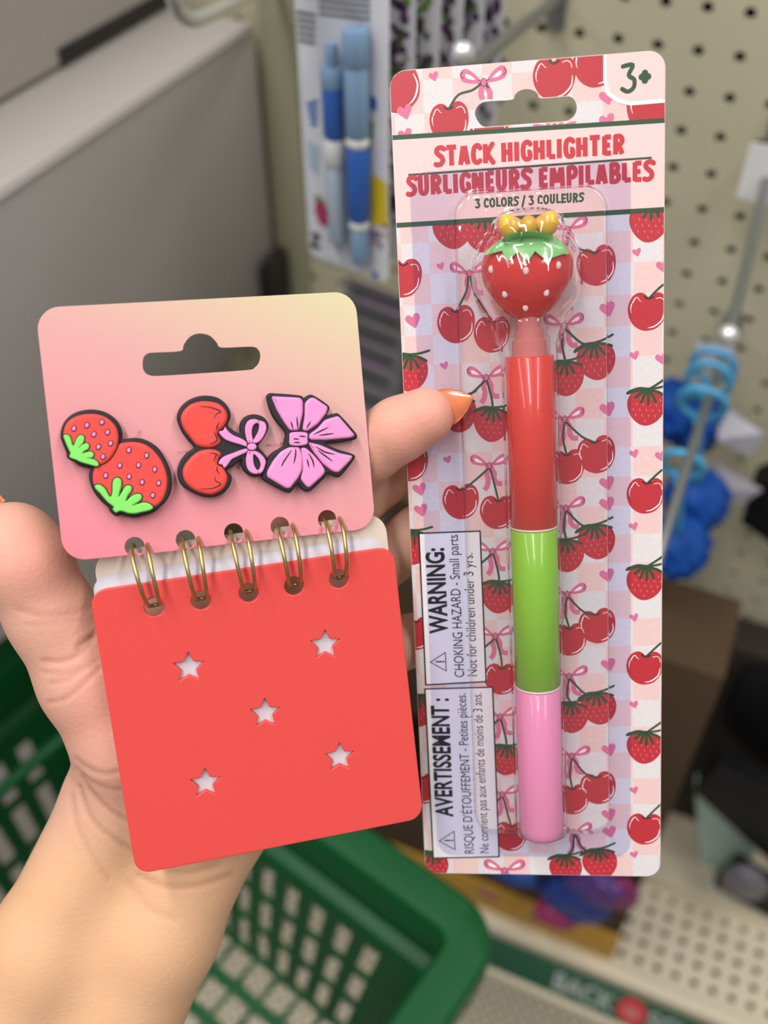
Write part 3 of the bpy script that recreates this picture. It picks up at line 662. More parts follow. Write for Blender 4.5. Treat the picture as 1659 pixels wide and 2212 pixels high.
# lower section: fruit under bows in two columns, cut fruit at both edges
for i, (bx, by, kind, ax, ay, cx_, cy_) in enumerate([(1014, 590, 0, 985, 700, 1062, 722), (1050, 815, 1, 990, 893, 1062, 915), (1057, 1005, 0, 995, 1083, 1074, 1106), (1064, 1190, 1, 1000, 1270, 1076, 1288), (1070, 1373, 0, 1005, 1440, 1082, 1466), (1080, 1547, 1, 1012, 1620, 1092, 1640), (1085, 1715, 0, 1020, 1790, 1102, 1806)]):
    bow(bx, by, .80, 0)
    f = berry if kind else cherry
    f(ax, ay, 4.9, 0, [(ax + 22, by + 40), (bx - 3, by + 8)]); f(cx_, cy_, 4.7, -.1, [(bx + 12, by + 45), (bx + 2, by + 8)])
berry(978, 492, 5.1, .1); berry(1045, 500, 5.0, .0); bow(1090, 1880, .95, 0)
for bx, by, kind, ax, ay, cx_, cy_ in [(1225, 495, 0, 1165, 590, 1288, 574), (1218, 703, 1, 1222, 815, 1288, 778), (1220, 905, 0, 1224, 1008, 1288, 982), (1222, 1097, 1, 1224, 1198, 1289, 1168), (1225, 1283, 0, 1230, 1381, 1290, 1352), (1229, 1460, 1, 1234, 1548, 1293, 1528), (1235, 1632, 0, 1236, 1726, 1292, 1702), (1240, 1797, 1, 1222, 1876, 1296, 1864)]:
    bow(bx, by, .82, 0)
    f = berry if kind else cherry
    f(ax, ay, 4.7, 0, [(bx - 4, by + 40), (bx, by + 8)]); f(cx_, cy_, 4.95, .12, [(ax * .3 + cx_ * .7 - 12, by + 38), (bx + 4, by + 8)])
for x, y, kind in ((1402, 478, 1), (1398, 672, 0), (1396, 877, 1), (1394, 1070, 0), (1393, 1257, 1), (1392, 1442, 0), (1392, 1613, 1), (1392, 1790, 0)):
    (berry if kind else cherry)(x, y, 4.9, -.1, [(1424, y - 50), (1440, y - 62)])
for x, y, kind in ((869, 600, 0), (884, 803, 1), (884, 1000, 0), (892, 1180, 1), (897, 1367, 0), (903, 1533, 1), (912, 1702, 0), (932, 1870, 1)):
    (berry if kind else cherry)(x, y, 5.0, -.1)
for x, y, r in ((952, 575, 1.0), (893, 693, 2.0), (1313, 668, 2.0), (1376, 545, 1.1), (960, 790, 1.1), (1371, 768, 1.2), (967, 993, 1.1), (1313, 884, 2.0), (1370, 980, 1.2), (907, 1057, 1.9), (910, 1102, 1.9), (1312, 1044, 2.0), (1312, 1089, 2.0), (1369, 1137, 1.2), (1312, 1243, 2.0), (1370, 1334, 1.2), (1315, 1436, 2.0), (1370, 1522, 1.2), (1316, 1620, 2.0), (1370, 1707, 1.2), (1316, 1760, 2.0), (1317, 1797, 2.0), (1370, 1846, 1.2), (1432, 575, 1.6), (1430, 775, 1.6), (1428, 985, 1.5)): heart(x, y, r)
art.done('printed_pattern', pkg)
# title band, age tab
art = Print()
def quad(pts, mi, z): art.poly([L_(*p) for p in pts], mi, z, edge)
quad([(843, 294), (1440, 256), (1436, 455), (855, 490)], LPK, 10)
art.stroke([L_(843, 298), L_(1440, 260)], 1.15, GRN, 12, edge, False); art.stroke([L_(850, 487), L_(1440, 452)], 1.15, GRN, 12, edge, False)
art.stroke([L_(884, 378), L_(1406, 341)], .52, GRN, 12, edge)
tab = [(1303, 100), (1303, 175), (1310, 205), (1333, 222), (1362, 228), (1445, 221), (1450, 95)]
art.poly([L_(*p) for p in tab], WHT, 10, edge)
art.poly([L_(*p) for p in [(1310, 100), (1310, 172), (1317, 198), (1337, 213), (1362, 219), (1445, 213), (1450, 95)]], LPK, 11, edge)
GL = {  # stroke letters on a grid 10 high: (width, strokes)
 'S': (5.2, [[(4.7, 8.2), (3.6, 8.9), (1.9, 8.6), (1.3, 7.2), (2.2, 5.8), (3.6, 4.6), (4.0, 2.9), (3.0, 1.5), (1.4, 1.3), (.8, 1.6)]]),
 'T': (5.6, [[(.6, 8.8), (5.0, 8.8)], [(2.8, 8.8), (2.8, .6)]]), 'A': (5.8, [[(1.2, .6), (2.6, 9.0)], [(4.6, .6), (3.2, 9.0)], [(1.9, 3.0), (4.0, 3.0)]]),
 'C': (5.2, [[(4.4, 7.6), (3.4, 8.8), (2.0, 8.2), (1.4, 6.2), (1.3, 4.0), (1.7, 2.0), (2.9, 1.2), (4.3, 1.9)]]),
 'K': (5.6, [[(1.5, .6), (1.5, 9.2)], [(4.7, 9.0), (2.6, 5.0), (4.9, .8)]]), 'H': (5.8, [[(1.5, .7), (1.5, 9.2)], [(4.4, .7), (4.4, 9.2)], [(1.5, 4.9), (4.4, 4.9)]]),
 'I': (3.0, [[(1.5, .7), (1.5, 9.2)]]), 'G': (5.5, [[(4.6, 7.8), (3.4, 8.8), (2.0, 8.2), (1.4, 6.2), (1.4, 3.6), (2.0, 1.7), (3.2, 1.2), (4.4, 1.9), (4.3, 4.1)], [(3.2, 4.3), (4.5, 4.3)]]),
 'L': (4.6, [[(1.5, 9.2), (1.5, 1.5)], [(1.5, 1.6), (4.3, 1.6)]]), 'E': (4.8, [[(1.5, 9.1), (1.5, .9)], [(1.5, 8.6), (4.3, 8.6)], [(1.5, 5.0), (3.9, 5.0)], [(1.5, 1.5), (4.3, 1.5)]]),
 'R': (5.6, [[(1.5, .7), (1.5, 9.0)], [(1.5, 8.6), (3.4, 8.6), (4.3, 7.3), (4.0, 5.6), (2.2, 4.9)], [(2.9, 4.8), (4.4, .8)]]),
 'U': (5.6, [[(1.4, 9.2), (1.4, 3.4), (2.0, 1.6), (3.5, 1.6), (4.2, 3.4), (4.2, 9.2)]]), 'N': (6.0, [[(1.4, .7), (1.4, 9.2)], [(1.6, 8.8), (4.4, 1.2)], [(4.6, .7), (4.6, 9.2)]]),
 'M': (7.4, [[(1.3, .7), (1.7, 9.0)], [(1.9, 8.8), (3.7, 2.4)], [(3.7, 2.4), (5.5, 8.8)], [(5.7, 9.0), (6.1, .7)]]), 'P': (5.3, [[(1.5, .7), (1.5, 9.0)], [(1.5, 8.6), (3.5, 8.6), (4.4, 7.0), (3.9, 4.9), (1.9, 4.3)]]),
 'B': (5.5, [[(1.5, .9), (1.5, 9.0)], [(1.5, 8.7), (3.5, 8.6), (4.1, 7.2), (3.5, 5.5), (1.9, 5.1)], [(2.1, 5.0), (3.9, 4.7), (4.5, 3.0), (3.6, 1.4), (1.5, 1.3)]]),
 'O': (6.0, [[(3, 8.8), (1.5, 7.4), (1.2, 4.6), (2.0, 1.8), (3.4, 1.2), (4.7, 2.8), (4.8, 5.8), (4.2, 8.2), (3, 8.8)]]),
 '3': (5.2, [[(1.0, 8.6), (3.9, 8.8), (2.6, 5.6), (4.0, 4.3), (4.0, 2.2), (2.6, 1.0), (.9, 1.6)]]), '/': (3.4, [[(.4, -.5), (2.6, 9.6)]]), ' ': (2.6, [])}
def lettering(s, a, b, height, w, mi, z, rise=None):
    """letters fill the line from pixel a to pixel b (baseline), height in mm"""
    A, Bq = np.array(L_(*a)), np.array(L_(*b)); u = (Bq - A); Ln = np.linalg.norm(u); u /= Ln; v = np.array([-u[1], u[0]])
    tot = sum(GL[c][0] for c in s); sx = Ln / tot; sy = height / 10; x = 0
    for c in s:
        gw, st = GL[c]
        for q in st:
            pts = [tuple(A + u * (x + p[0]) * sx + v * p[1] * sy) for p in q]
            straight = len(q) == 2
            art.stroke(pts, w, mi, z, None, cap=not straight or w < .9, smooth=0 if straight else 3)
        x += gw
lettering('STACK HIGHLIGHTER', (938, 363), (1350, 336), 5.4, 1.24, TIT, 14)
lettering('SURLIGNEURS EMPILABLES', (878, 427), (1414, 393), 5.5, 1.22, TIT, 14)
lettering('3 COLORS / 3 COULEURS', (1026, 451), (1262, 437), 2.5, .50, GRN, 14)
c3 = L_(1358, 170)
art.stroke([(c3[0] + a, c3[1] + b) for a, b in ((-1.4, 2.9), (1.0, 3.1), (.0, .8), (1.3, -.3), (1.2, -2.1), (-.2, -3.0), (-1.6, -2.3))], 1.05, GRN, 14, None)
cp = L_(1393, 166)
for dx, dy in ((.75, 0), (-.75, 0), (0, .85), (0, -.85)): art.poly(circle(cp[0] + dx, cp[1] + dy, .80, 16), GRN, 14)
art.done('printed_title', pkg)
# warning labels
art = Print()
for q in ([(905, 1152), (1037, 1147), (1050, 1472), (920, 1479)], [(918, 1488), (1064, 1484), (1078, 1850), (936, 1853)]):
    pts = [L_(*p) for p in q]; art.poly(pts, LAB, 15)
    for i in range(4): art.stroke([pts[i], pts[(i + 1) % 4]], .40, BLK, 17, None, True)
for cx_, cy_, k in ((946, 1429, 1), (965, 1815, 1)):
    T = [L_(cx_ - 16, cy_ + 1), L_(cx_ + 16, cy_ - 20), L_(cx_ + 18, cy_ + 20)]
    for i in range(3): art.stroke([T[i], T[(i + 1) % 3]], .26, BLK, 17, None, True, 0)
    art.stroke([L_(cx_ - 4, cy_), L_(cx_ + 8, cy_)], .42, BLK, 17, None, True, 0); art.poly(circle(*L_(cx_ + 12.5, cy_), .3, 8), BLK, 17)
art.done('warning_label', pkg)
def label_text(s, p0, p1, hgt, bold, cap=False):
    """text from pixel p0 (its start, on the baseline) to p1 (its end)"""
    me = text_mesh(s, 1.0, 1.0, bold); xs = [v.co.x for v in me.vertices]; ys = [v.co.y for v in me.vertices]
    A, Bq = np.array(HC.loc(*p0)), np.array(HC.loc(*p1)); u = Bq - A; Ln = np.linalg.norm(u); u /= Ln
    w = max(xs) - min(xs); sx = Ln / w; sy = hgt / .73
    M = Matrix(((u[0] * sx, -u[1] * sy, 0, A[0]), (u[1] * sx, u[0] * sy, 0, A[1]), (0, 0, 1, .00017), (0, 0, 0, 1)))
    me.transform(M @ Matrix.Translation((-min(xs), 0, 0))); link('label_lettering', me, m_black, pkg)
label_text('WARNING:', (967, 1368), (958, 1183), .0052, .030)
label_text('CHOKING HAZARD - Small parts', (1003, 1462), (989, 1155), .0029, .0)
label_text('Not for children under 3 yrs.', (1031, 1460), (1021, 1194), .0029, .0)
label_text('AVERTISSEMENT :', (978, 1764), (968, 1508), .0052, .028)
label_text("RISQUE D'\u00c9TOUFFEMENT - Petites pi\u00e8ces.", (1024, 1843), (1006, 1497), .0029, 0)
label_text('Ne convient pas aux enfants de moins de 3 ans.', (1056, 1842), (1040, 1496), .0028, 0)

# ---- the stack highlighter itself
AXH = .0076                                      # height of the pen's axis above the card
def axp(px, py): a = HC.loc(px, py, AXH); return Vector((a[0], a[1], AXH))
top, bot = axp(1144, 770), axp(1170, 1806)
yv = (top - bot).normalized(); zv = Vector((0, 0, 1)); xv = yv.cross(zv).normalized()
HM = HC.M @ Matrix(((xv.x, yv.x, zv.x, bot.x), (xv.y, yv.y, zv.y, bot.y), (xv.z, yv.z, zv.z, bot.z), (0, 0, 0, 1)))
hl = empty('stack_highlighter', HM, 'red, green and pink stacked highlighter with strawberry cap inside the clear blister', 'highlighter')
LT = (top - bot).length; ry = lambda py: (axp(1144 + (py - 770) * .0251, py) - bot).dot(yv)
m_hr = mat('barrel_red', (232, 66, 52), .32, coat=.5); m_hg = mat('barrel_green', (146, 206, 52), .32, coat=.5); m_hp = mat('barrel_pink', (244, 150, 188), .32, coat=.5); m_hw = mat('ring_white', (238, 226, 222), .35)
RH = .00615
def barrel(nm, y0, y1, m, bottom=False):
    pr = [(RH * .90, y0), (RH, y0 + .0004), (RH, y1 - .0002), (RH * .97, y1)]
    if bottom: pr = [(RH * .55, y0), (RH * .84, y0 + .0006), (RH * .96, y0 + .0018), (RH, y0 + .0035), (RH, y1 - .0002), (RH * .97, y1)]
    return lathe(nm, pr, m, hl, 64, 60)
barrel('pink_barrel', 0, ry(1484), m_hp, True); barrel('joint_ring', ry(1484), ry(1479), m_hw); barrel('green_barrel', ry(1479), ry(1141), m_hg)
barrel('joint_ring', ry(1141), ry(1136), m_hw); barrel('red_barrel', ry(1136), ry(769), m_hr)
m_cl = clear_mat('clear_plastic', (.97, .93, .93), .8, .06); m_nib = mat('holder_pink', (224, 138, 130), .35)
lathe('neck', [(.0044, ry(770)), (.0044, ry(735)), (.0036, ry(733)), (.0036, ry(712)), (.0030, ry(710)), (.0030, ry(684))], m_nib, hl, 32, 40)
lathe('clear_collar', [(.0052, ry(769)), (.0053, ry(728)), (.0047, ry(725)), (.0047, ry(682))], m_cl, hl, 32, 40)
# strawberry cap
def capc(px, py, h=AXH): a = HC.loc(px, py, h); v = Vector((a[0], a[1], h)) - bot; return Vector((v.dot(xv), v.dot(yv), v.z))
m_st = mat('cap_red', (226, 58, 52), .25, coat=.6); m_lf = mat('cap_leaf', (146, 208, 130), .3, coat=.4); m_by = mat('cap_yellow', (240, 186, 62), .25, coat=.5); m_sd = mat('cap_seed', (240, 214, 210), .3)
cc = capc(1139, 598)
def strawb(u, v):                                # u round, v 0 bottom .. 1 top
    prof = [(0, -1.0), (.24, -.99), (.42, -.86), (.62, -.66), (.80, -.40), (.94, -.12), (1.0, .16), (1.0, .42), (.93, .66), (.78, .84), (.5, .95), (0, .98)]
    P2 = catmull(prof, 1, False); f = v * (len(prof) - 1); i = min(int(f), len(prof) - 2); w = f - i
    sm = catmull(prof, 8, False); k = min(int(v * (len(sm) - 1)), len(sm) - 1); return sm[k]
sm = catmull([(0, -1.0), (.24, -.99), (.42, -.86), (.62, -.66), (.80, -.40), (.94, -.12), (1.0, .16), (1.0, .42), (.93, .66), (.78, .84), (.5, .95), (0, .98)], 4, False)
RX, RY, RZ = .01135, .0100, .0088
V = []; F = []; n = 56
for x, y in sm:
    for k in range(n):
        a = 2 * math.pi * k / n; V.append((cc.x + max(x, .001) * RX * math.cos(a), cc.y + y * RY - .0006, cc.z + max(x, .001) * RZ * math.sin(a)))
for i in range(len(sm) - 1):
    for k in range(n): F.append((i * n + k, (i + 1) * n + k, (i + 1) * n + (k + 1) % n, i * n + (k + 1) % n))
F += [tuple(range(n)), tuple(range((len(sm) - 1) * n, len(sm) * n))[::-1]]
straw = pyd('strawberry_cap', V, F, m_st, hl, 180)
def surf_z(x, y):                                # front surface height of the strawberry at (x, y)
    q = (y - cc.y + .0006) / RY; best = 1.0
    for i in range(len(sm) - 1):
        if sm[i][1] <= q <= sm[i + 1][1]: w = (q - sm[i][1]) / (sm[i + 1][1] - sm[i][1] + 1e-9); best = sm[i][0] + w * (sm[i + 1][0] - sm[i][0])
    r = (x - cc.x) / RX; return cc.z + RZ * math.sqrt(max(best * best - r * r, 0))
for px, py in ((1061, 582), (1136, 585), (1206, 573), (1091, 635), (1180, 632), (1135, 664), (1040 + 70, 548 + 60)):
    if (px, py) == (1110, 608): continue
    p = capc(px, py, AXH + .008); z = surf_z(p.x, p.y); p = capc(px, py, AXH + z - cc.z); z = surf_z(p.x, p.y)
    bm = bmesh.new(); bmesh.ops.create_uvsphere(bm, u_segments=16, v_segments=10, radius=1); bmesh.ops.transform(bm, matrix=Matrix.Translation((p.x, p.y, z)) @ Matrix.Diagonal((.00072, .00098, .0004, 1)), verts=bm.verts)
    from_bm('seed', bm, m_sd, straw, 180)
# leaf collar: zigzag skirt draped over the top
lf = [(1047, 546), (1052, 549), (1068, 545), (1082, 542), (1085, 543), (1090, 556), (1096, 563), (1101, 562), (1112, 550), (1118, 545), (1120, 545), (1129, 557), (1137, 563), (1142, 562), (1151, 549), (1155, 544), (1157, 544), (1170, 555), (1182, 560), (1187, 557), (1192, 543), (1194, 538), (1197, 538), (1212, 545), (1226, 548), (1230, 544), (1222, 530), (1210, 517), (1196, 508), (1170, 503), (1142, 501), (1115, 503), (1092, 511), (1068, 526)]
pts = [capc(x, y, AXH + .0082) for x, y in lf]
bm = bmesh.new(); fr = []
for p in catmull([(q.x, q.y) for q in pts], 2):
    fr.append(bm.verts.new((p[0], p[1], 0)))
f = bm.faces.new(fr); bmesh.ops.triangulate(bm, faces=[f]); bmesh.ops.subdivide_edges(bm, edges=bm.edges[:], cuts=3, use_grid_fill=True)
for v in bm.verts: v.co.z = max(surf_z(v.co.x, v.co.y), cc.z + .0052) + .0002
r = bmesh.ops.extrude_face_region(bm, geom=bm.faces[:]); 
for v in [g for g in r['geom'] if isinstance(g, bmesh.types.BMVert)]: v.co.z += .0008
bmesh.ops.recalc_face_normals(bm, faces=bm.faces); o = from_bm('leaf_collar', bm, m_lf, hl, 50)
def blob(nm, c, r, m, parent, rot=0):
    bm = bmesh.new(); bmesh.ops.create_icosphere(bm, subdivisions=4, radius=1)
    for v in bm.verts:
        p = v.co; s_ = 1.0
        if nm == 'bow_loop':
            sg = rot; q = p.x * sg; v.co = Vector((p.x, p.y * (.66 + .34 * q) + .10 * (q > 0) * q, p.z * (.75 + .25 * q)))
    bmesh.ops.transform(bm, matrix=Matrix.Translation(c) @ Matrix.Diagonal((*r, 1)), verts=bm.verts); return from_bm(nm, bm, m, parent, 180)
bz = AXH + .0045
cb = empty('cap_bow', Matrix.Identity(4)); cb.parent = hl
blob('bow_loop', capc(1107, 489, bz), (.0034, .0040, .0034), m_by, cb, -1); blob('bow_loop', capc(1176, 484, bz), (.0034, .0040, .0034), m_by, cb, 1); blob('bow_knot', capc(1142, 487, bz + .001), (.0021, .0024, .0030), m_by, cb)

# ---- blister shell (height field over the card)
def L3(px, py, h=0.0): a = HC.loc(px, py, h); return a[0], a[1]
fx0a, fy0 = L3(893, 372); fx1, _ = L3(1362, 700); _, fy1 = L3(1100, 1848); fx0 = L3(915, 1110)[0]
NX, NY = 250, 560
X = np.linspace(fx0, fx1, NX); Y = np.linspace(fy1, fy0, NY); XX, YY = np.meshgrid(X, Y)
def smooth(x): x = np.clip(x, 0, 1); return x * x * (3 - 2 * x)
def sdrr(x, y, x0, y0, x1, y1, r):
    qx = np.abs(x - (x0 + x1) / 2) - (x1 - x0) / 2 + r; qy = np.abs(y - (y0 + y1) / 2) - (y1 - y0) / 2 + r
    return np.hypot(np.maximum(qx, 0), np.maximum(qy, 0)) + np.minimum(np.maximum(qx, qy), 0) - r
px0 = L3(1000, 1110, .003)[0]; px1 = L3(1318, 1110, .003)[0]; py1 = L3(1100, 408, .003)[1]; py0 = L3(1100, 1800, .003)[1]
H = np.full(XX.shape, .00045)
dpl = sdrr(XX, YY, px0, py0, px1, py1, .006)
H = np.maximum(H, .00045 + .0046 * smooth(-dpl / .0010))
# tunnel along the pen
T0 = np.array([bot.x, bot.y]); D2 = np.array([yv.x, yv.y]); N2 = np.array([xv.x, xv.y])
al = (XX - T0[0]) * D2[0] + (YY - T0[1]) * D2[1]; ac = (XX - T0[0]) * N2[0] + (YY - T0[1]) * N2[1]
R1 = .0078
endf = smooth((al + .0016) / .0035) * (1 - smooth((al - (ry(690))) / .004))
tun = (AXH * .88 + np.sqrt(np.maximum(R1 ** 2 - ac ** 2, 0))) * endf * (np.abs(ac) < R1)
tun *= smooth((R1 * 1.00 - np.abs(ac)) / .0012)
H = np.maximum(H, tun)
hx, hy = cc.x, cc.y
def dome(x0, y0, rx, ry_, top, p=2.0):
    q = 1 - (np.abs((ac - x0) / rx) ** p + np.abs((al - y0) / ry_) ** p); return top * np.sqrt(np.maximum(q, 0)) ** .75
H = np.maximum(H, dome(hx, hy + .0002, .0142, .0135, AXH + RZ + .0022, 2.3))
bw = capc(1142, 490, bz); H = np.maximum(H, dome(bw.x, bw.y - .002, .0098, .0072, AXH + .0095, 2.5))
H = np.maximum(H, dome(hx, hy - .010, .0100, .0115, AXH + .0065, 2.2))
for _ in range(2):
    H[1:-1, 1:-1] = (H[1:-1, 1:-1] * 2 + H[:-2, 1:-1] + H[2:, 1:-1] + H[1:-1, :-2] + H[1:-1, 2:]) / 6
rng = np.random.default_rng(3)
wr = np.zeros_like(H)
for _ in range(46):                               # moulding ripples, strongest round the head and neck
    kx, ky, ph = rng.uniform(-2600, 2600), rng.uniform(-1500, 1500), rng.uniform(0, 6.28); wr += np.sin(kx * XX + ky * YY + ph)
near = np.exp(-((al - hy) / .020) ** 2) * .000055 + .0000065
H += wr / 6.8 * near * (H > .0006)
in_f = sdrr(XX, YY, fx0, fy1, fx1, fy0, .005)
V = [(x, y, h) for x, y, h in zip(XX.ravel(), YY.ravel(), H.ravel())]; F = []; I = []
ctr = (in_f[1:, 1:] + in_f[:-1, :-1]) / 2 < 0; plat = (dpl[1:, 1:] + dpl[:-1, :-1]) / 2 < .0
for j in range(NY - 1):
    for i in range(NX - 1):
        if ctr[j, i]:
            a = j * NX + i; F.append((a, a + 1, a + NX + 1, a + NX)); I.append(1 if plat[j, i] else 0)
m_fl = clear_mat('shell_flange', (.85, .85, .955), 1.0, .12); m_do = clear_mat('shell_dome', (.945, .93, .965), 2.2, .05)
pyd('blister_shell', V, F, [m_fl, m_do], pkg, 180, I)

# ---- the mini notepad
HP = Plane((-.08294, -.04855, .23505), (.96856, -.10172, .22702), (.08629, .9933, .07692)); HW, HH = .078, .0611
VP = Plane((-.07173 * 1.009, .01934 * 1.009, .24053 * 1.009), (.97576, -.1383, .16962), (.10953, .97958, .16861)); VW, VH = .076 * 1.009, .0752 * 1.009
note = empty('mini_notepad', VP.M, 'square mini notepad with coral star cover, gold wire rings and pink header card', 'notepad')
def attach(o, pl):
    o.parent = note; o.matrix_parent_inverse = VP.M.inverted(); o.matrix_world = pl.M; return o
def header_material():
    m = mat('header_card', (245, 170, 178), .4, spec=.4); nt = m.node_tree; b = nt.nodes['Principled BSDF']
    tc = nt.nodes.new('ShaderNodeTexCoord'); sp = nt.nodes.new('ShaderNodeSeparateXYZ'); nt.links.new(tc.outputs['Object'], sp.inputs[0])
    a = nt.nodes.new('ShaderNodeMath'); a.operation = 'MULTIPLY'; a.inputs[1].default_value = 7.0; nt.links.new(sp.outputs['X'], a.inputs[0])
    c = nt.nodes.new('ShaderNodeMath'); c.operation = 'MULTIPLY_ADD'; c.inputs[1].default_value = 16.5; nt.links.new(sp.outputs['Y'], c.inputs[0]); nt.links.new(a.outputs[0], c.inputs[2])
    r = nt.nodes.new('ShaderNodeMapRange'); r.inputs[1].default_value = -1.02; r.inputs[2].default_value = .55; nt.links.new(c.outputs[0], r.inputs[0])
    cr = nt.nodes.new('ShaderNodeValToRGB'); e = cr.color_ramp.elements
    e[0].position = 0; e[0].color = (*lin((236, 132, 146)), 1); e[1].position = 1; e[1].color = (*lin((214, 209, 160)), 1)
    for p_, c_ in ((.30, (230, 146, 154)), (.62, (224, 165, 163)), (.80, (220, 186, 163))): q = e.new(p_); q.color = (*lin(c_), 1)
    nt.links.new(r.outputs[0], cr.inputs[0]); nt.links.new(cr.outputs[0], b.inputs['Base Color']); return m
cr2 = lambda pl, pts, ox, oy, s: [pl.loc(ox + s * x, oy + s * y) for x, y in pts]
slot = cr2(HP, [(515, 350), (520, 315), (540, 298), (575, 294), (685, 288), (698, 262), (720, 230), (750, 212), (785, 210), (820, 222), (848, 252), (860, 270), (905, 272), (1000, 268), (1030, 278), (1042, 305), (1035, 340), (1015, 362), (985, 372), (785, 386), (590, 398), (545, 395), (522, 378)], 60, 620, .4822)
hholes = [(291, 1181), (401, 1166), (505, 1151), (605, 1137), (707, 1122)]; choles = [(333, 1311), (434, 1297), (537, 1281), (635, 1266), (732, 1251)]
hl_loops = [circle(*HP.loc(x, y), .0024, 20) for x, y in hholes]
hd = slab('header_card', [round_rect(0, -HH, HW, 0, .0055), catmull(slot, 3)] + hl_loops, -.0006, 0, .0001, header_material()); attach(hd, HP)
m_coral = mat('cover_coral', (229, 78, 74), .38, spec=.45, sss=.0, noise=.05, nscale=60, rgb2=(230, 75, 71))
def star(px, py, R=.0041):
    c = VP.loc(px, py); out = []
    for k in range(10):
        a = math.radians(90 + 36 * k - 6); r = R if k % 2 == 0 else R * .46; out.append((c[0] + r * math.cos(a), c[1] + r * math.sin(a)))
    return round_poly(out, .00022, 2)
TH = .0013
loops = [round_rect(0, -VH, VW, 0, .0040)] + [circle(*VP.loc(x, y), .0024, 24) for x, y in choles] + [star(*p) for p in ((408, 1442), (703, 1393), (573, 1541), (734, 1636), (444, 1692))]
slab('front_cover', loops, -TH, 0, .0003, m_coral, note, res=3)
m_pg = mat('page_paper', (212, 206, 214), .6); m_bkc = mat('back_cover', (222, 206, 190), .4)
nP = 9
for k in range(nP):
    z1 = -TH - .00015 - .00042 * k; dy = .0004 + .0021 * (k / (nP - 1)) ** 1.0; dx = .0012 - .0001 * k
    hs = [circle(VP.loc(x, y)[0], VP.loc(x, y)[1] - .0001 * k, .0030, 14) for x, y in choles]
    slab('page', [round_rect(dx, -VH + dy + .0002, VW - .0018 - .00025 * (k % 3), dy, .0040)] + hs, z1 - .00028, z1, .00005, m_pg, note, smooth=30, res=1)
zb = -TH - .00015 - .00042 * nP
dyb = .0082
slab('back_cover', [round_rect(.0015, -VH + dyb + .002, VW - .0004, dyb, .0052)] + [circle(VP.loc(x, y)[0], VP.loc(x, y)[1] - .0012, .0032, 14) for x, y in choles], zb - .0010, zb, .0002, m_bkc, note)
# wire rings
m_gold = mat('brass_wire', (192, 176, 118), .34, 1.0)
def w3(pl, px, py, h=0.0): a = pl.loc(px, py, h); return pl.M @ Vector((a[0], a[1], h))
NI = VP.M.inverted()
for (hx_, hy_), (cx_, cy_) in zip(hholes, choles):
    A = NI @ w3(HP, hx_ + 10, hy_ - 2, -.0003); C = NI @ w3(VP, cx_ + 2, cy_ - 4, -.0006)
    d = (A - C); Lh = d.length / 2; d.normalize(); out = Vector((0, 0, 1)); out = (out - d * out.dot(d)).normalized(); side = d.cross(out).normalized()
    back = .0022; Rr = math.hypot(Lh, back); ctr_ = (A + C) / 2 - out * back
    def at(a, w): return ctr_ + d * (Rr * math.cos(a)) + out * (Rr * math.sin(a)) - side * w
    aC = math.pi - math.asin(back / Rr); aA = math.asin(back / Rr)
    path = []
    a0, a1 = aC + .16, aA - 1.75                     # from inside the cover hole, over the front, through the card, to the back
    for k in range(40):
        t = k / 39; a = a0 + (a1 - a0) * t; w = .00175 * min(1, math.sin(min(t, .06) / .06 * math.pi / 2)) * (1 if t < .94 else math.cos((t - .94) / .06 * math.pi / 2)) * (1 + .12 * math.sin(math.pi * t))
        if t < .45: w *= .80 + .2 * t / .45
        path.append((a, w))
    pts = [at(a, w) for a, w in path] + [at(a, -w) for a, w in path[::-1][1:-1]]
    tube('binding_ring', pts, .00052, m_gold, note, closed=True, n=10)
# clear ties through the header card
m_tie = clear_mat('clear_tie', (.97, .92, .92), 3.0, .1)
for a, b in (((303, 930), (292, 950)), ((384, 977), (402, 975)), ((575, 962), (612, 957)), ((500, 925), (492, 933)), ((508, 1003), (515, 1012))):
    p, q = w3(HP, *a, .0004), w3(HP, *b, .0004); tube('clear_tie', [NI @ p, NI @ ((p + q) / 2 + Vector((0, -.0003, .0003))), NI @ q], .00016, m_tie, note, n=6)

# ---- rubber charms on the header card
m_rub = mat('rubber_black', (40, 38, 42), .55, spec=.3); m_rr = mat('rubber_red', (232, 74, 66), .5, spec=.35); m_rg = mat('rubber_green', (134, 228, 104), .5, spec=.35); m_rp = mat('rubber_pink', (240, 150, 206), .5, spec=.35)
def charm(label, ox, oy, s, base):
    e = empty('rubber_charm', HP.M @ Matrix.Identity(4), label, 'charm', 'rubber charms on the header card')
    cv = lambda pts, h=.0036: [HP.loc(ox + s * x, oy + s * y, h) for x, y in pts]
    slab('charm_base', [catmull(cv(base, .0030), 4)], .0006, .0033, .0006, m_rub, e, smooth=180, res=3)
    return e, cv
def pad(nm, e, pts, z0, z1, m, grow=0, bev=.0003, n=4, holes=(), sm=True, puff=None):
    return slab(nm, [catmull(p, n) if sm else round_poly(p, .0005, 4) for p in [pts, *holes]], z0, z1, bev, m, e, grow, smooth=180, res=5 if puff else 3, puff=puff)
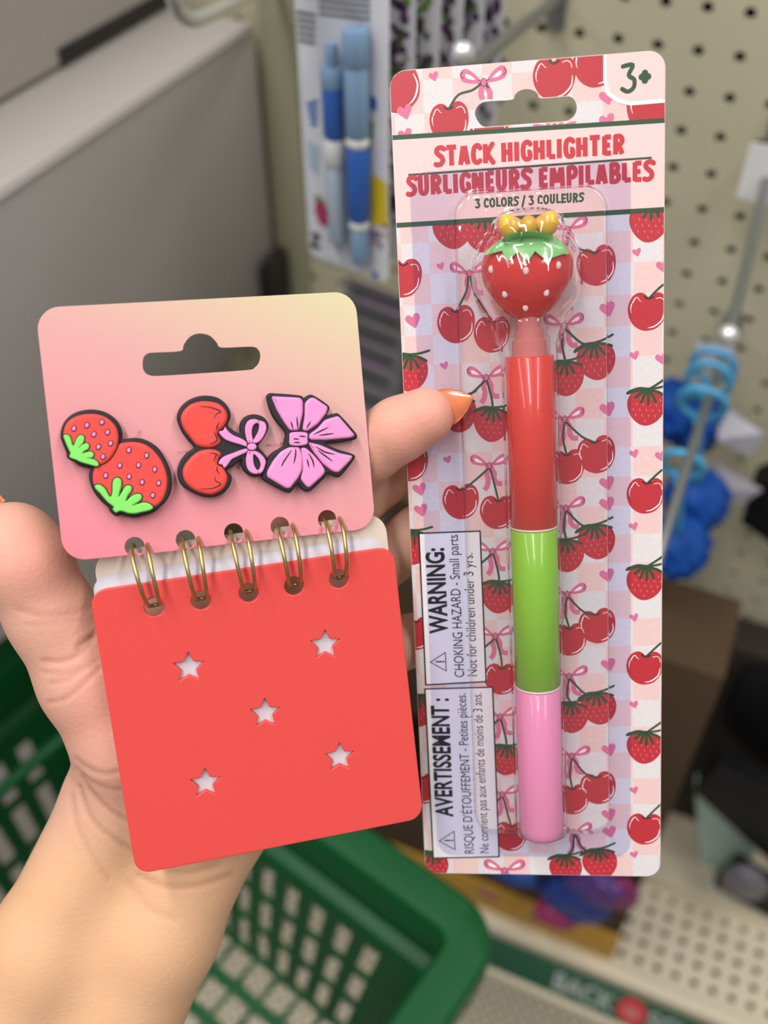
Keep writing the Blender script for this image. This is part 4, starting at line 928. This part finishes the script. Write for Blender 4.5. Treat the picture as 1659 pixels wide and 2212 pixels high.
def lines(nm, e, ls, z, w=.00016):
    bm = bmesh.new()
    for q in ls:
        pts = catmull(q, 5, False) if len(q) > 2 else [tuple(np.array(q[0]) * (1 - t) + np.array(q[1]) * t) for t in (0, .25, .5, .75, 1)]
        N = len(pts); rows = []
        for i, p in enumerate(pts):
            p = np.array(p); t = np.array(pts[min(i + 1, N - 1)]) - np.array(pts[max(i - 1, 0)]); t = t / (np.linalg.norm(t) + 1e-12); nn = np.array([-t[1], t[0]]); f = w * (.35 + .65 * math.sin(math.pi * (i + .0) / (N - 1)))
            rows.append([bm.verts.new((*(p + nn * f), z)), bm.verts.new((*(p + nn * f * .5), z + .00006)), bm.verts.new((*(p - nn * f * .5), z + .00006)), bm.verts.new((*(p - nn * f), z))])
        for i in range(N - 1):
            for k in range(3): bm.faces.new((rows[i][k], rows[i][k + 1], rows[i + 1][k + 1], rows[i + 1][k]))
    bmesh.ops.recalc_face_normals(bm, faces=bm.faces[:]); return from_bm(nm, bm, m_rub, e)
ZT = .0033
e, cv = charm('rubber charm of two red strawberries with green leaves, first on the header card', 120, 820, .217, [(60, 480), (100, 400), (180, 335), (280, 303), (390, 298), (500, 325), (590, 385), (645, 460), (665, 530), (672, 590), (760, 580), (850, 585), (940, 620), (1030, 690), (1095, 790), (1140, 900), (1158, 1000), (1150, 1110), (1110, 1200), (1040, 1270), (980, 1320), (880, 1355), (790, 1375), (700, 1365), (660, 1350), (600, 1360), (545, 1320), (520, 1270), (460, 1220), (400, 1150), (360, 1080), (335, 1000), (332, 930), (345, 885), (280, 875), (220, 850), (190, 820), (140, 800), (110, 770), (105, 730), (70, 640), (48, 570)])
big = cv([(370, 1000), (380, 900), (430, 800), (520, 740), (590, 680), (635, 640), (700, 625), (800, 622), (900, 650), (980, 710), (1050, 800), (1095, 900), (1115, 1000), (1105, 1100), (1070, 1190), (1010, 1255), (900, 1300), (750, 1315), (600, 1260), (480, 1180), (400, 1090)])
small = cv([(85, 500), (120, 425), (200, 370), (300, 345), (400, 345), (490, 370), (560, 420), (605, 480), (625, 550), (622, 630), (600, 700), (550, 780), (490, 830), (430, 848), (330, 830), (230, 790), (160, 740), (110, 660), (82, 580)])
pad('berry', e, big, ZT - .0004, ZT + .0005, m_rr, puff=.0009); pad('berry_outline', e, small, ZT, ZT + .0006, m_rub, .00035); pad('berry', e, small, ZT + .0001, ZT + .0010, m_rr, puff=.0009)
gs = cv([(80, 560), (110, 547), (145, 570), (160, 620), (172, 658), (190, 640), (215, 580), (250, 552), (285, 570), (280, 620), (250, 660), (228, 688), (270, 650), (310, 632), (335, 655), (325, 690), (290, 710), (268, 736), (320, 720), (360, 718), (382, 745), (365, 775), (310, 784), (370, 790), (420, 820), (428, 855), (400, 862), (320, 840), (250, 820), (210, 800), (180, 790), (145, 775), (140, 755), (150, 735), (125, 680), (95, 610)], .0045)
gb = cv([(390, 1060), (420, 1045), (460, 1055), (500, 1095), (530, 1150), (550, 1168), (565, 1120), (568, 1030), (590, 985), (630, 980), (658, 1010), (655, 1070), (640, 1120), (631, 1166), (660, 1120), (690, 1070), (725, 1052), (760, 1070), (755, 1110), (720, 1160), (703, 1211), (750, 1165), (800, 1140), (845, 1142), (862, 1170), (845, 1205), (800, 1235), (770, 1256), (830, 1235), (890, 1222), (950, 1245), (972, 1280), (930, 1305), (860, 1320), (790, 1335), (720, 1330), (680, 1315), (640, 1310), (600, 1325), (568, 1290), (580, 1270), (530, 1230), (490, 1190), (440, 1130), (400, 1090)], .0042)
pad('leaf_outline', e, gs, ZT + .0004, ZT + .00108, m_rub, .00026, .0001); pad('leaf_tuft', e, gs, ZT + .0006, ZT + .0014, m_rg, 0, .0002)
pad('leaf_outline', e, gb, ZT + .0001, ZT + .00058, m_rub, .00028, .0001); pad('leaf_tuft', e, gb, ZT + .0002, ZT + .0011, m_rg, 0, .00042)
for (x, y), zz in [(p, 1) for p in ((183, 487), (313, 455), (462, 425), (382, 545), (518, 525), (548, 635), (428, 670), (473, 768))] + [(p, 0) for p in ((730, 703), (907, 755), (640, 855), (827, 852), (988, 895), (499, 955), (733, 965), (862, 1022), (1027, 1030), (968, 1152))]:
    c = cv([(x, y)], .0044 if zz else .0040)[0]; z = ZT + (.0010 if zz else .0005)
    slab('seed_rim', [circle(*c, .00062, 18, .00082, -.25 if not zz else -.5)], z - .0003, z + .00006, .00004, m_rub, e); slab('seed', [circle(*c, .00040, 16, .00056, -.25 if not zz else -.5)], z - .0002, z + .00030, .00014, m_rp, e, smooth=180)
e, cv = charm('rubber charm of two red cherries tied with a small pink bow', 360, 820, .2652, [(85, 330), (90, 270), (120, 215), (180, 165), (260, 135), (340, 130), (420, 148), (480, 195), (515, 250), (520, 310), (500, 370), (540, 410), (592, 436), (595, 390), (605, 345), (635, 305), (680, 285), (740, 285), (795, 310), (828, 360), (825, 410), (790, 480), (748, 540), (785, 590), (820, 640), (815, 700), (790, 770), (740, 792), (680, 785), (630, 745), (608, 690), (605, 655), (540, 710), (490, 740), (525, 780), (528, 830), (500, 890), (440, 940), (360, 960), (280, 950), (190, 910), (120, 860), (90, 790), (92, 720), (120, 650), (170, 590), (220, 552), (170, 490), (120, 420)])
pad('cherry', e, cv([(115, 320), (135, 260), (190, 205), (270, 178), (350, 178), (420, 195), (470, 235), (495, 290), (490, 340), (460, 385), (425, 415), (415, 450), (440, 500), (420, 530), (370, 551), (300, 551), (240, 530), (190, 470), (140, 400)]), ZT - .0006, ZT + .0008, m_rr, 0, .0004, puff=.0011)
pad('cherry', e, cv([(130, 760), (145, 700), (190, 640), (250, 590), (330, 568), (400, 573), (445, 605), (425, 640), (415, 690), (450, 710), (480, 750), (497, 800), (480, 860), (440, 905), (370, 935), (290, 925), (210, 890), (150, 830)]), ZT - .0006, ZT + .0008, m_rr, 0, .0004, puff=.0011)
lines('cherry_line', e, [cv(q, .0041) for q in ([(270, 220), (330, 222), (400, 240), (440, 262), (405, 282), (388, 318)], [(385, 430), (402, 460), (410, 492), (380, 515), (350, 520)], [(432, 345), (410, 382), (412, 410)], [(345, 600), (385, 600), (402, 612), (380, 665)], [(275, 888), (350, 890), (410, 872), (440, 850), (400, 825), (393, 790)], [(410, 705), (412, 740), (432, 772)])], ZT + .0008)
TT = ZT + .0008
rb = [[(425, 425), (460, 415), (475, 387), (500, 420), (545, 455), (610, 482), (650, 512), (650, 545), (600, 530), (530, 510), (480, 490), (445, 460)], [(655, 562), (655, 588), (590, 620), (530, 650), (500, 690), (470, 720), (452, 695), (424, 685), (435, 655), (470, 625), (540, 598), (600, 575)]]
for q in rb: pad('ribbon_tail', e, cv(q), ZT, ZT + .0009, m_rp, 0, .0003, 4)
pad('ribbon_loop', e, cv([(665, 520), (640, 440), (640, 380), (665, 335), (710, 322), (760, 335), (800, 352), (812, 400), (790, 460), (755, 505), (715, 520)]), ZT, ZT + .0009, m_rp, 0, .00028, 4, [cv([(704, 490), (693, 430), (705, 375), (735, 355), (752, 372), (745, 420), (722, 465)])])
pad('ribbon_loop', e, cv([(665, 578), (645, 650), (655, 720), (690, 760), (740, 768), (778, 752), (800, 700), (805, 660), (770, 610), (715, 578)]), ZT, ZT + .0009, m_rp, 0, .00028, 4, [cv([(706, 612), (708, 680), (725, 722), (745, 738), (764, 700), (753, 655), (728, 622)])])
slab('knot_rim', [circle(*cv([(692, 548)])[0], .0014, 20, .00108)], ZT + .0004, ZT + .00094, .0001, m_rub, e); slab('knot', [circle(*cv([(692, 548)])[0], .00115, 20, .00085)], ZT + .0004, ZT + .0014, .0003, m_rp, e, smooth=180)
lines('ribbon_line', e, [cv(q, .0042) for q in ([(670, 492), (680, 520)], [(700, 490), (700, 518)], [(745, 330), (752, 350)], [(742, 745), (750, 765)], [(678, 585), (674, 610)])], ZT + .00088, .00012)
e, cv = charm('large pink rubber bow charm with black outline, beside the index finger', 360, 820, .2652, [(815, 150), (830, 115), (870, 110), (1080, 127), (1118, 148), (1150, 128), (1195, 127), (1305, 198), (1328, 235), (1307, 288), (1370, 275), (1412, 287), (1535, 425), (1553, 462), (1530, 490), (1400, 512), (1295, 522), (1400, 570), (1515, 606), (1530, 645), (1425, 780), (1380, 792), (1312, 768), (1285, 805), (1180, 902), (1140, 912), (1100, 893), (1072, 850), (1022, 908), (975, 918), (810, 835), (778, 790), (820, 650), (870, 590), (945, 545), (960, 490), (965, 430), (900, 350), (850, 270)])
for q in ([(855, 138), (1085, 150), (1108, 175), (1108, 270), (1075, 410), (1005, 412), (960, 350), (900, 250)], [(1172, 150), (1200, 150), (1312, 225), (1300, 272), (1230, 360), (1140, 420), (1108, 408), (1126, 300), (1128, 190)], [(1392, 300), (1408, 310), (1532, 455), (1500, 472), (1300, 490), (1164, 488), (1160, 450), (1230, 400), (1290, 330)], [(1152, 512), (1250, 535), (1400, 600), (1514, 624), (1502, 650), (1398, 757), (1350, 745), (1280, 690), (1200, 590)], [(1095, 556), (1130, 556), (1200, 620), (1260, 690), (1292, 745), (1270, 780), (1160, 880), (1135, 865), (1093, 810), (1112, 740), (1108, 650)], [(1000, 552), (1080, 552), (1105, 640), (1100, 740), (1070, 800), (1003, 885), (970, 882), (818, 790), (820, 750), (870, 660), (930, 590)]):
    pad('bow_petal', e, cv(q), ZT - .0006, ZT + .0008, m_rp, .0001, .0004, 4, (), False, puff=.0007)
pad('bow_knot', e, cv([(1006, 435), (1080, 427), (1142, 436), (1146, 480), (1142, 526), (1070, 541), (1003, 530), (998, 480)]), ZT, ZT + .0011, m_rp, 0, .0004)
lines('fold_line', e, [cv(q, .0042) for q in ([(1012, 340), (1030, 400)], [(1062, 300), (1068, 400)], [(1175, 340), (1140, 395)], [(1320, 388), (1195, 448)], [(1365, 438), (1240, 455)], [(1215, 545), (1290, 590), (1370, 608)], [(1230, 575), (1290, 620), (1352, 665)], [(1145, 645), (1160, 715)], [(1155, 600), (1190, 660), (1202, 715)], [(1018, 575), (960, 660), (935, 708)], [(1052, 560), (1050, 620), (1036, 685)])], ZT + .00080, .0002)
lines('fold_line', e, [cv(q, .0045) for q in ([(1030, 482), (1080, 485)], [(1078, 460), (1135, 465)], [(1035, 512), (1090, 512)])], ZT + .0011, .0002)

# ================================================================ HAND
def cc3(px, py, d): return ((px - CX) / FPX * d * 1000, (py - CY) / FPX * d * 1000, d * 1000)
VS = 0.9
lo = np.array([-132., -42., 232.]); hi = np.array([32., 262., 318.])
gx, gy, gz = [np.arange(lo[i], hi[i], VS, dtype=np.float32) for i in range(3)]
GX, GY, GZ = np.meshgrid(gx, gy, gz, indexing='ij')
def cone(a, b, ra, rb, flat=None):
    a = np.array(a, np.float32); b = np.array(b, np.float32); ba = b - a
    h = np.clip(((GX - a[0]) * ba[0] + (GY - a[1]) * ba[1] + (GZ - a[2]) * ba[2]) / float(ba @ ba), 0, 1)
    return np.sqrt((GX - a[0] - ba[0] * h) ** 2 + (GY - a[1] - ba[1] * h) ** 2 + (GZ - a[2] - ba[2] * h) ** 2) - (ra + (rb - ra) * h)
def smin(a, b, k):
    h = np.clip(0.5 + 0.5 * (b - a) / k, 0, 1); return b + (a - b) * h - k * h * (1 - h)
def chain(js, k=2.0):
    d = None
    for (x, y, z, r), (x2, y2, z2, r2) in zip(js, js[1:]):
        c = cone(cc3(x, y, z), cc3(x2, y2, z2), r, r2); d = c if d is None else smin(d, c, k)
    return d
palm = chain([(300, 1690, .286, 15), (455, 1560, .288, 17), (585, 1330, .290, 14), (640, 1150, .289, 10.5)], 6)
palm = smin(palm, chain([(470, 1720, .288, 15), (610, 1560, .291, 14), (690, 1420, .293, 10.5)], 6), 10)
palm = smin(palm, chain([(500, 1500, .289, 16), (650, 1300, .293, 11.5)], 6), 10)
palm = smin(palm, chain([(235, 1400, .273, 8.5), (420, 1330, .284, 9), (610, 1230, .290, 9.5)], 3), 8)
arm = smin(chain([(250, 1745, .284, 15.5), (110, 2040, .286, 17), (-90, 2450, .292, 20), (-330, 2960, .298, 23)], 6), chain([(470, 1760, .284, 15.0), (345, 2010, .286, 16.5), (195, 2350, .292, 19), (-50, 2960, .298, 22)], 6), 10)
thumb = chain([(30, 1176, .2565, 11.2), (52, 1215, .2570, 11.6), (112, 1330, .2620, 11.3), (200, 1465, .2680, 14.0), (287, 1585, .2740, 16.5), (400, 1640, .2800, 17)], 4)
index = chain([(640, 1130, .285, 10.5), (745, 1010, .272, 9.4), (800, 968, .2665, 8.9), (862, 928, .2620, 8.6), (918, 899, .2592, 7.7)], 2)
middle = chain([(655, 1200, .292, 10.5), (780, 1075, .289, 9.6), (900, 945, .2875, 9.0), (1000, 880, .2895, 7.8)], 2)
ring = chain([(675, 1330, .293, 10), (780, 1245, .289, 9.4), (880, 1165, .288, 8.6), (990, 1100, .2915, 7.5)], 2)
pinky = chain([(690, 1450, .294, 9.5), (800, 1425, .290, 8.2), (880, 1385, .289, 7.5), (985, 1345, .2925, 6.6)], 2)
D = smin(palm, arm, 12); D = smin(D, thumb, 9)
for f_, k_ in ((index, 3.5), (middle, 3.5), (ring, 3.0), (pinky, 3.0)): D = np.where(GX > 5e9, D, smin(D, f_, k_))
# keep the neighbouring fingers apart where they lie side by side
for f_, g_ in ((index, middle), (middle, ring), (ring, pinky)):
    sep = np.abs(f_ - g_) * .5; side = (GX > -14)
    D = np.where(side, np.maximum(D, -(sep - .0) * 0 + (1.1 - sep) * 1.0 * (np.maximum(f_, g_) < 2.5) + D * (np.maximum(f_, g_) >= 2.5)), D)
# surface nets
ins = D < 0
c = ins.astype(np.int8); s8 = sum(c[i:c.shape[0] - 1 + i, j:c.shape[1] - 1 + j, k:c.shape[2] - 1 + k] for i in (0, 1) for j in (0, 1) for k in (0, 1))
act = (s8 > 0) & (s8 < 8); idx = np.full(act.shape, -1, np.int64); I3 = np.argwhere(act); idx[act] = np.arange(len(I3))
acc = np.zeros((len(I3), 3)); cnt = np.zeros(len(I3))
cor = [(i, j, k) for i in (0, 1) for j in (0, 1) for k in (0, 1)]
dv = {q: D[I3[:, 0] + q[0], I3[:, 1] + q[1], I3[:, 2] + q[2]] for q in cor}
for a in cor:
    for ax in range(3):
        if a[ax] == 0:
            b = list(a); b[ax] = 1; b = tuple(b); da, db = dv[a], dv[b]; m_ = (da < 0) != (db < 0); t = np.where(m_, da / np.where(m_, da - db, 1), 0)
            p = np.tile(np.array(a, float), (len(I3), 1)); p[:, ax] += t; acc[m_] += p[m_]; cnt[m_] += 1
VV = (acc / cnt[:, None] + I3) * VS + lo
FF = []
for ax in range(3):
    o = [(1, 2), (2, 0), (0, 1)][ax]; sl = [slice(None)] * 3
    A_ = ins; n_ = list(A_.shape)
    lo_s = [slice(1, n_[k] - 1) for k in range(3)]; lo_s[ax] = slice(0, n_[ax] - 1); hi_s = list(lo_s); hi_s[ax] = slice(1, n_[ax])
    a_, b_ = A_[tuple(lo_s)], A_[tuple(hi_s)]; E_ = np.argwhere(a_ != b_); off = np.array([1, 1, 1]); off[ax] = 0; E0 = E_ + off
    flip = a_[tuple(E_.T)]
    q = []
    for du, dw in ((0, 0), (1, 0), (1, 1), (0, 1)):
        g = E0.copy(); g[:, o[0]] -= du; g[:, o[1]] -= dw; q.append(idx[g[:, 0], g[:, 1], g[:, 2]])
    Q = np.stack(q, 1); Q[~flip] = Q[~flip][:, ::-1]; FF.append(Q)
FF = np.concatenate(FF); FF = FF[(FF >= 0).all(1)]
lb = np.arange(len(VV))
while True:                                     # drop crumbs: keep the one connected body
    l2 = lb.copy(); mn = lb[FF].min(1)
    for k in range(4): np.minimum.at(l2, FF[:, k], mn)
    l2 = l2[l2]
    if (l2 == lb).all(): break
    lb = l2
keep = lb == np.bincount(lb).argmax(); new = np.cumsum(keep) - 1; FF = new[FF[keep[FF].all(1)]]; VV = VV[keep]
# smooth a little, then creases
nb = np.concatenate([FF[:, [0, 1]], FF[:, [1, 2]], FF[:, [2, 3]], FF[:, [3, 0]]])
deg = np.bincount(nb[:, 0], minlength=len(VV)) + np.bincount(nb[:, 1], minlength=len(VV))
def relax(V_, lam):
    s_ = np.zeros_like(V_); 
    for k in range(3): s_[:, k] = np.bincount(nb[:, 0], V_[nb[:, 1], k], len(V_)) + np.bincount(nb[:, 1], V_[nb[:, 0], k], len(V_))
    return V_ + lam * (s_ / np.maximum(deg, 1)[:, None] - V_)
for _ in range(8): VV = relax(VV, .55)
nf = np.cross(VV[FF[:, 2]] - VV[FF[:, 0]], VV[FF[:, 3]] - VV[FF[:, 1]]); nv_ = np.zeros_like(VV)
for k in range(4):
    for a in range(3): nv_[:, a] += np.bincount(FF[:, k], nf[:, a], len(VV))
nv_ /= np.linalg.norm(nv_, axis=1)[:, None] + 1e-9
PX = VV[:, 0] / VV[:, 2] * FPX + CX; PY = VV[:, 1] / VV[:, 2] * FPX + CY
CRE = [([(40, 1318), (90, 1330), (150, 1326), (215, 1305)], .30, 9), ([(60, 1352), (120, 1345), (180, 1340)], .18, 8), ([(95, 1428), (140, 1428), (175, 1408), (205, 1375)], .45, 8), ([(168, 1398), (185, 1384), (205, 1370)], .8, 7),
       ([(110, 1475), (145, 1468), (190, 1440), (218, 1420)], .35, 7), ([(105, 1518), (140, 1510), (180, 1478), (220, 1436)], .42, 7), ([(92, 1452), (130, 1456), (175, 1446)], .22, 7),
       ([(165, 1640), (190, 1660), (225, 1672), (262, 1666)], .45, 8), ([(166, 1660), (200, 1690), (240, 1706), (265, 1706)], .35, 8), ([(178, 1680), (205, 1720), (240, 1752), (280, 1775)], .62, 8), ([(172, 1700), (190, 1755), (230, 1800), (300, 1845)], .55, 8),
       ([(155, 1720), (165, 1780), (195, 1840), (235, 1900)], .3, 9), ([(300, 1890), (360, 1915), (430, 1912), (500, 1890)], .5, 10), ([(330, 1868), (400, 1885), (470, 1868)], .4, 9), ([(280, 1905), (320, 1960), (380, 1985)], .25, 12),
       ([(800, 1022), (806, 1000), (800, 975)], .3, 7), ([(833, 1005), (838, 985), (830, 960)], .12, 8)]
disp = np.zeros(len(VV)); mark = np.zeros(len(VV))
for pts, dep, w in CRE:
    w *= .72; q = np.array(catmull(pts, 5, False)); best = np.full(len(VV), 1e9); sel = (PX > q[:, 0].min() - 40) & (PX < q[:, 0].max() + 40) & (PY > q[:, 1].min() - 40) & (PY < q[:, 1].max() + 40)
    x, y = PX[sel], PY[sel]; bb = np.full(len(x), 1e9)
    for a, b in zip(q, q[1:]):
        d_ = b - a; h = np.clip(((x - a[0]) * d_[0] + (y - a[1]) * d_[1]) / (d_ @ d_ + 1e-9), 0, 1); bb = np.minimum(bb, np.hypot(x - a[0] - d_[0] * h, y - a[1] - d_[1] * h))
    best[sel] = bb; g = np.exp(-(best / w) ** 2); disp -= dep * .72 * g; disp += dep * .12 * np.exp(-((best - 2.2 * w) / w) ** 2) * (best < 1e8); mark = np.maximum(mark, g * min(dep * 1.3, .8))
front = np.clip(-nv_[:, 2] * 1.5, 0, 1)
VV += nv_ * (disp * front)[:, None]
me = bpy.data.meshes.new('hand')
Wd = np.array([[*(RIGHT)], [*(DOWN)], [*(FWD)]])
wrist = np.array(C2W(Vector([v / 1000 for v in cc3(350, 1800, .285)])))
WV = (VV / 1000) @ Wd + np.array(EYE) - wrist
me.vertices.add(len(WV)); me.vertices.foreach_set('co', WV.astype(np.float32).ravel())
me.loops.add(len(FF) * 4); me.loops.foreach_set('vertex_index', FF.astype(np.int32).ravel())
me.polygons.add(len(FF)); me.polygons.foreach_set('loop_start', np.arange(0, len(FF) * 4, 4, dtype=np.int32)); me.polygons.foreach_set('loop_total', np.full(len(FF), 4, np.int32))
me.update(calc_edges=True); me.validate()
# skin tone: pinker at the finger pads and palm, sandier on the forearm
def bump_at(x, y, r): return np.exp(-(((PX - x) ** 2 + (PY - y) ** 2) / r ** 2))
pinkish = np.clip(1.0 * bump_at(60, 1200, 110) + .6 * bump_at(240, 1500, 190) + 1.0 * bump_at(910, 910, 90) + .4 * bump_at(820, 960, 90) + .5 * bump_at(400, 1500, 260), 0, 1)
arm_ = np.clip((PY + (PX - 300) * .15 - 1690) / 170, 0, 1)
tone = np.stack([pinkish, arm_, mark * front, np.ones(len(PX))], 1).astype(np.float32)
at_ = me.color_attributes.new('tone', 'FLOAT_COLOR', 'POINT'); at_.data.foreach_set('color', tone.ravel())
m_skin = mat('skin', (214, 166, 146), .50, spec=.35, sss=.12, noise=.05, nscale=900, bump=.16)
nt = m_skin.node_tree; bs = nt.nodes['Principled BSDF']; at2 = nt.nodes.new('ShaderNodeVertexColor'); at2.layer_name = 'tone'; sp = nt.nodes.new('ShaderNodeSeparateColor'); nt.links.new(at2.outputs[0], sp.inputs[0])
def mixc(fac, a, b, mul=1.0):
    m = nt.nodes.new('ShaderNodeMix'); m.data_type = 'RGBA'
    if mul != 1.0: q = nt.nodes.new('ShaderNodeMath'); q.operation = 'MULTIPLY'; q.inputs[1].default_value = mul; nt.links.new(fac, q.inputs[0]); fac = q.outputs[0]
    nt.links.new(fac, m.inputs[0])
    for s_, i in ((a, 6), (b, 7)):
        if isinstance(s_, tuple): m.inputs[i].default_value = (*lin(s_), 1)
        else: nt.links.new(s_, m.inputs[i])
    return m.outputs[2]
tcs = nt.nodes.new('ShaderNodeTexCoord'); n2 = nt.nodes.new('ShaderNodeTexNoise'); n2.inputs['Scale'].default_value = 55; n2.inputs['Detail'].default_value = 4; nt.links.new(tcs.outputs['Object'], n2.inputs['Vector'])
SK_PALM, SK_PINK, SK_ARM, SK_CREASE = (216, 170, 148), (232, 158, 142), (224, 176, 138), (168, 106, 84)
c1 = mixc(sp.outputs[0], SK_PALM, SK_PINK); c2 = mixc(n2.outputs['Fac'], c1, (224, 172, 148), .5); c3_ = mixc(sp.outputs[1], c2, SK_ARM); c4 = mixc(sp.outputs[2], c3_, SK_CREASE, .50)
nt.links.new(c4, bs.inputs['Base Color'])
hand = link('person', me, m_skin, None, 180); hand.location = Vector(wrist.tolist())
tag(hand, 'bare left hand and forearm with orange nails holding the notepad and cherry card', 'person')
# nails
m_nail = mat('nail_orange', (226, 128, 84), .12, coat=.8)
def nail(nm, base, tip, wid, dep0, dep1, side, arch):
    """almond nail: base and tip pixels, half width in px, depths; a curved, tapering plate"""
    b = np.array(base, float); t = np.array(tip, float); u = t - b; Ln = np.linalg.norm(u); u /= Ln; n = np.array([-u[1], u[0]])
    NU, NV = 14, 11; V = []
    for lay in (0, 1):
        for i in range(NU + 1):
            f = i / NU; w = wid * (1 - max(0, f - .25) ** 1.9 * 1.72) if f < .999 else .5
            w = max(w, .5)
            for j in range(NV + 1):
                g = -1 + 2 * j / NV; p = b + u * Ln * f + n * g * w
                d = dep0 + (dep1 - dep0) * f + arch * (g * g) * (w / wid) + lay * .0006
                V.append(C2W(Vector([v / 1000 for v in cc3(p[0], p[1], d)])) - hand.location)
    n1 = (NU + 1) * (NV + 1); F = []
    for lay in (0, 1):
        for i in range(NU):
            for j in range(NV):
                a = lay * n1 + i * (NV + 1) + j; q = (a, a + 1, a + NV + 2, a + NV + 1); F.append(q if lay else q[::-1])
    per = [i * (NV + 1) for i in range(NU + 1)] + [NU * (NV + 1) + j for j in range(1, NV + 1)] + [i * (NV + 1) + NV for i in range(NU - 1, -1, -1)] + [j for j in range(NV - 1, 0, -1)]
    for a, c_ in zip(per, per[1:] + per[:1]): F.append((a, c_, c_ + n1, a + n1))
    return pyd(nm, V, F, m_nail, hand, 180)
nail('fingernail', (938, 890), (1023, 857), 41, .2600, .2575, 1, .0020)
nail('thumbnail', (-14, 1104), (-70, 1040), 34, .2600, .2580, 1, .0020)
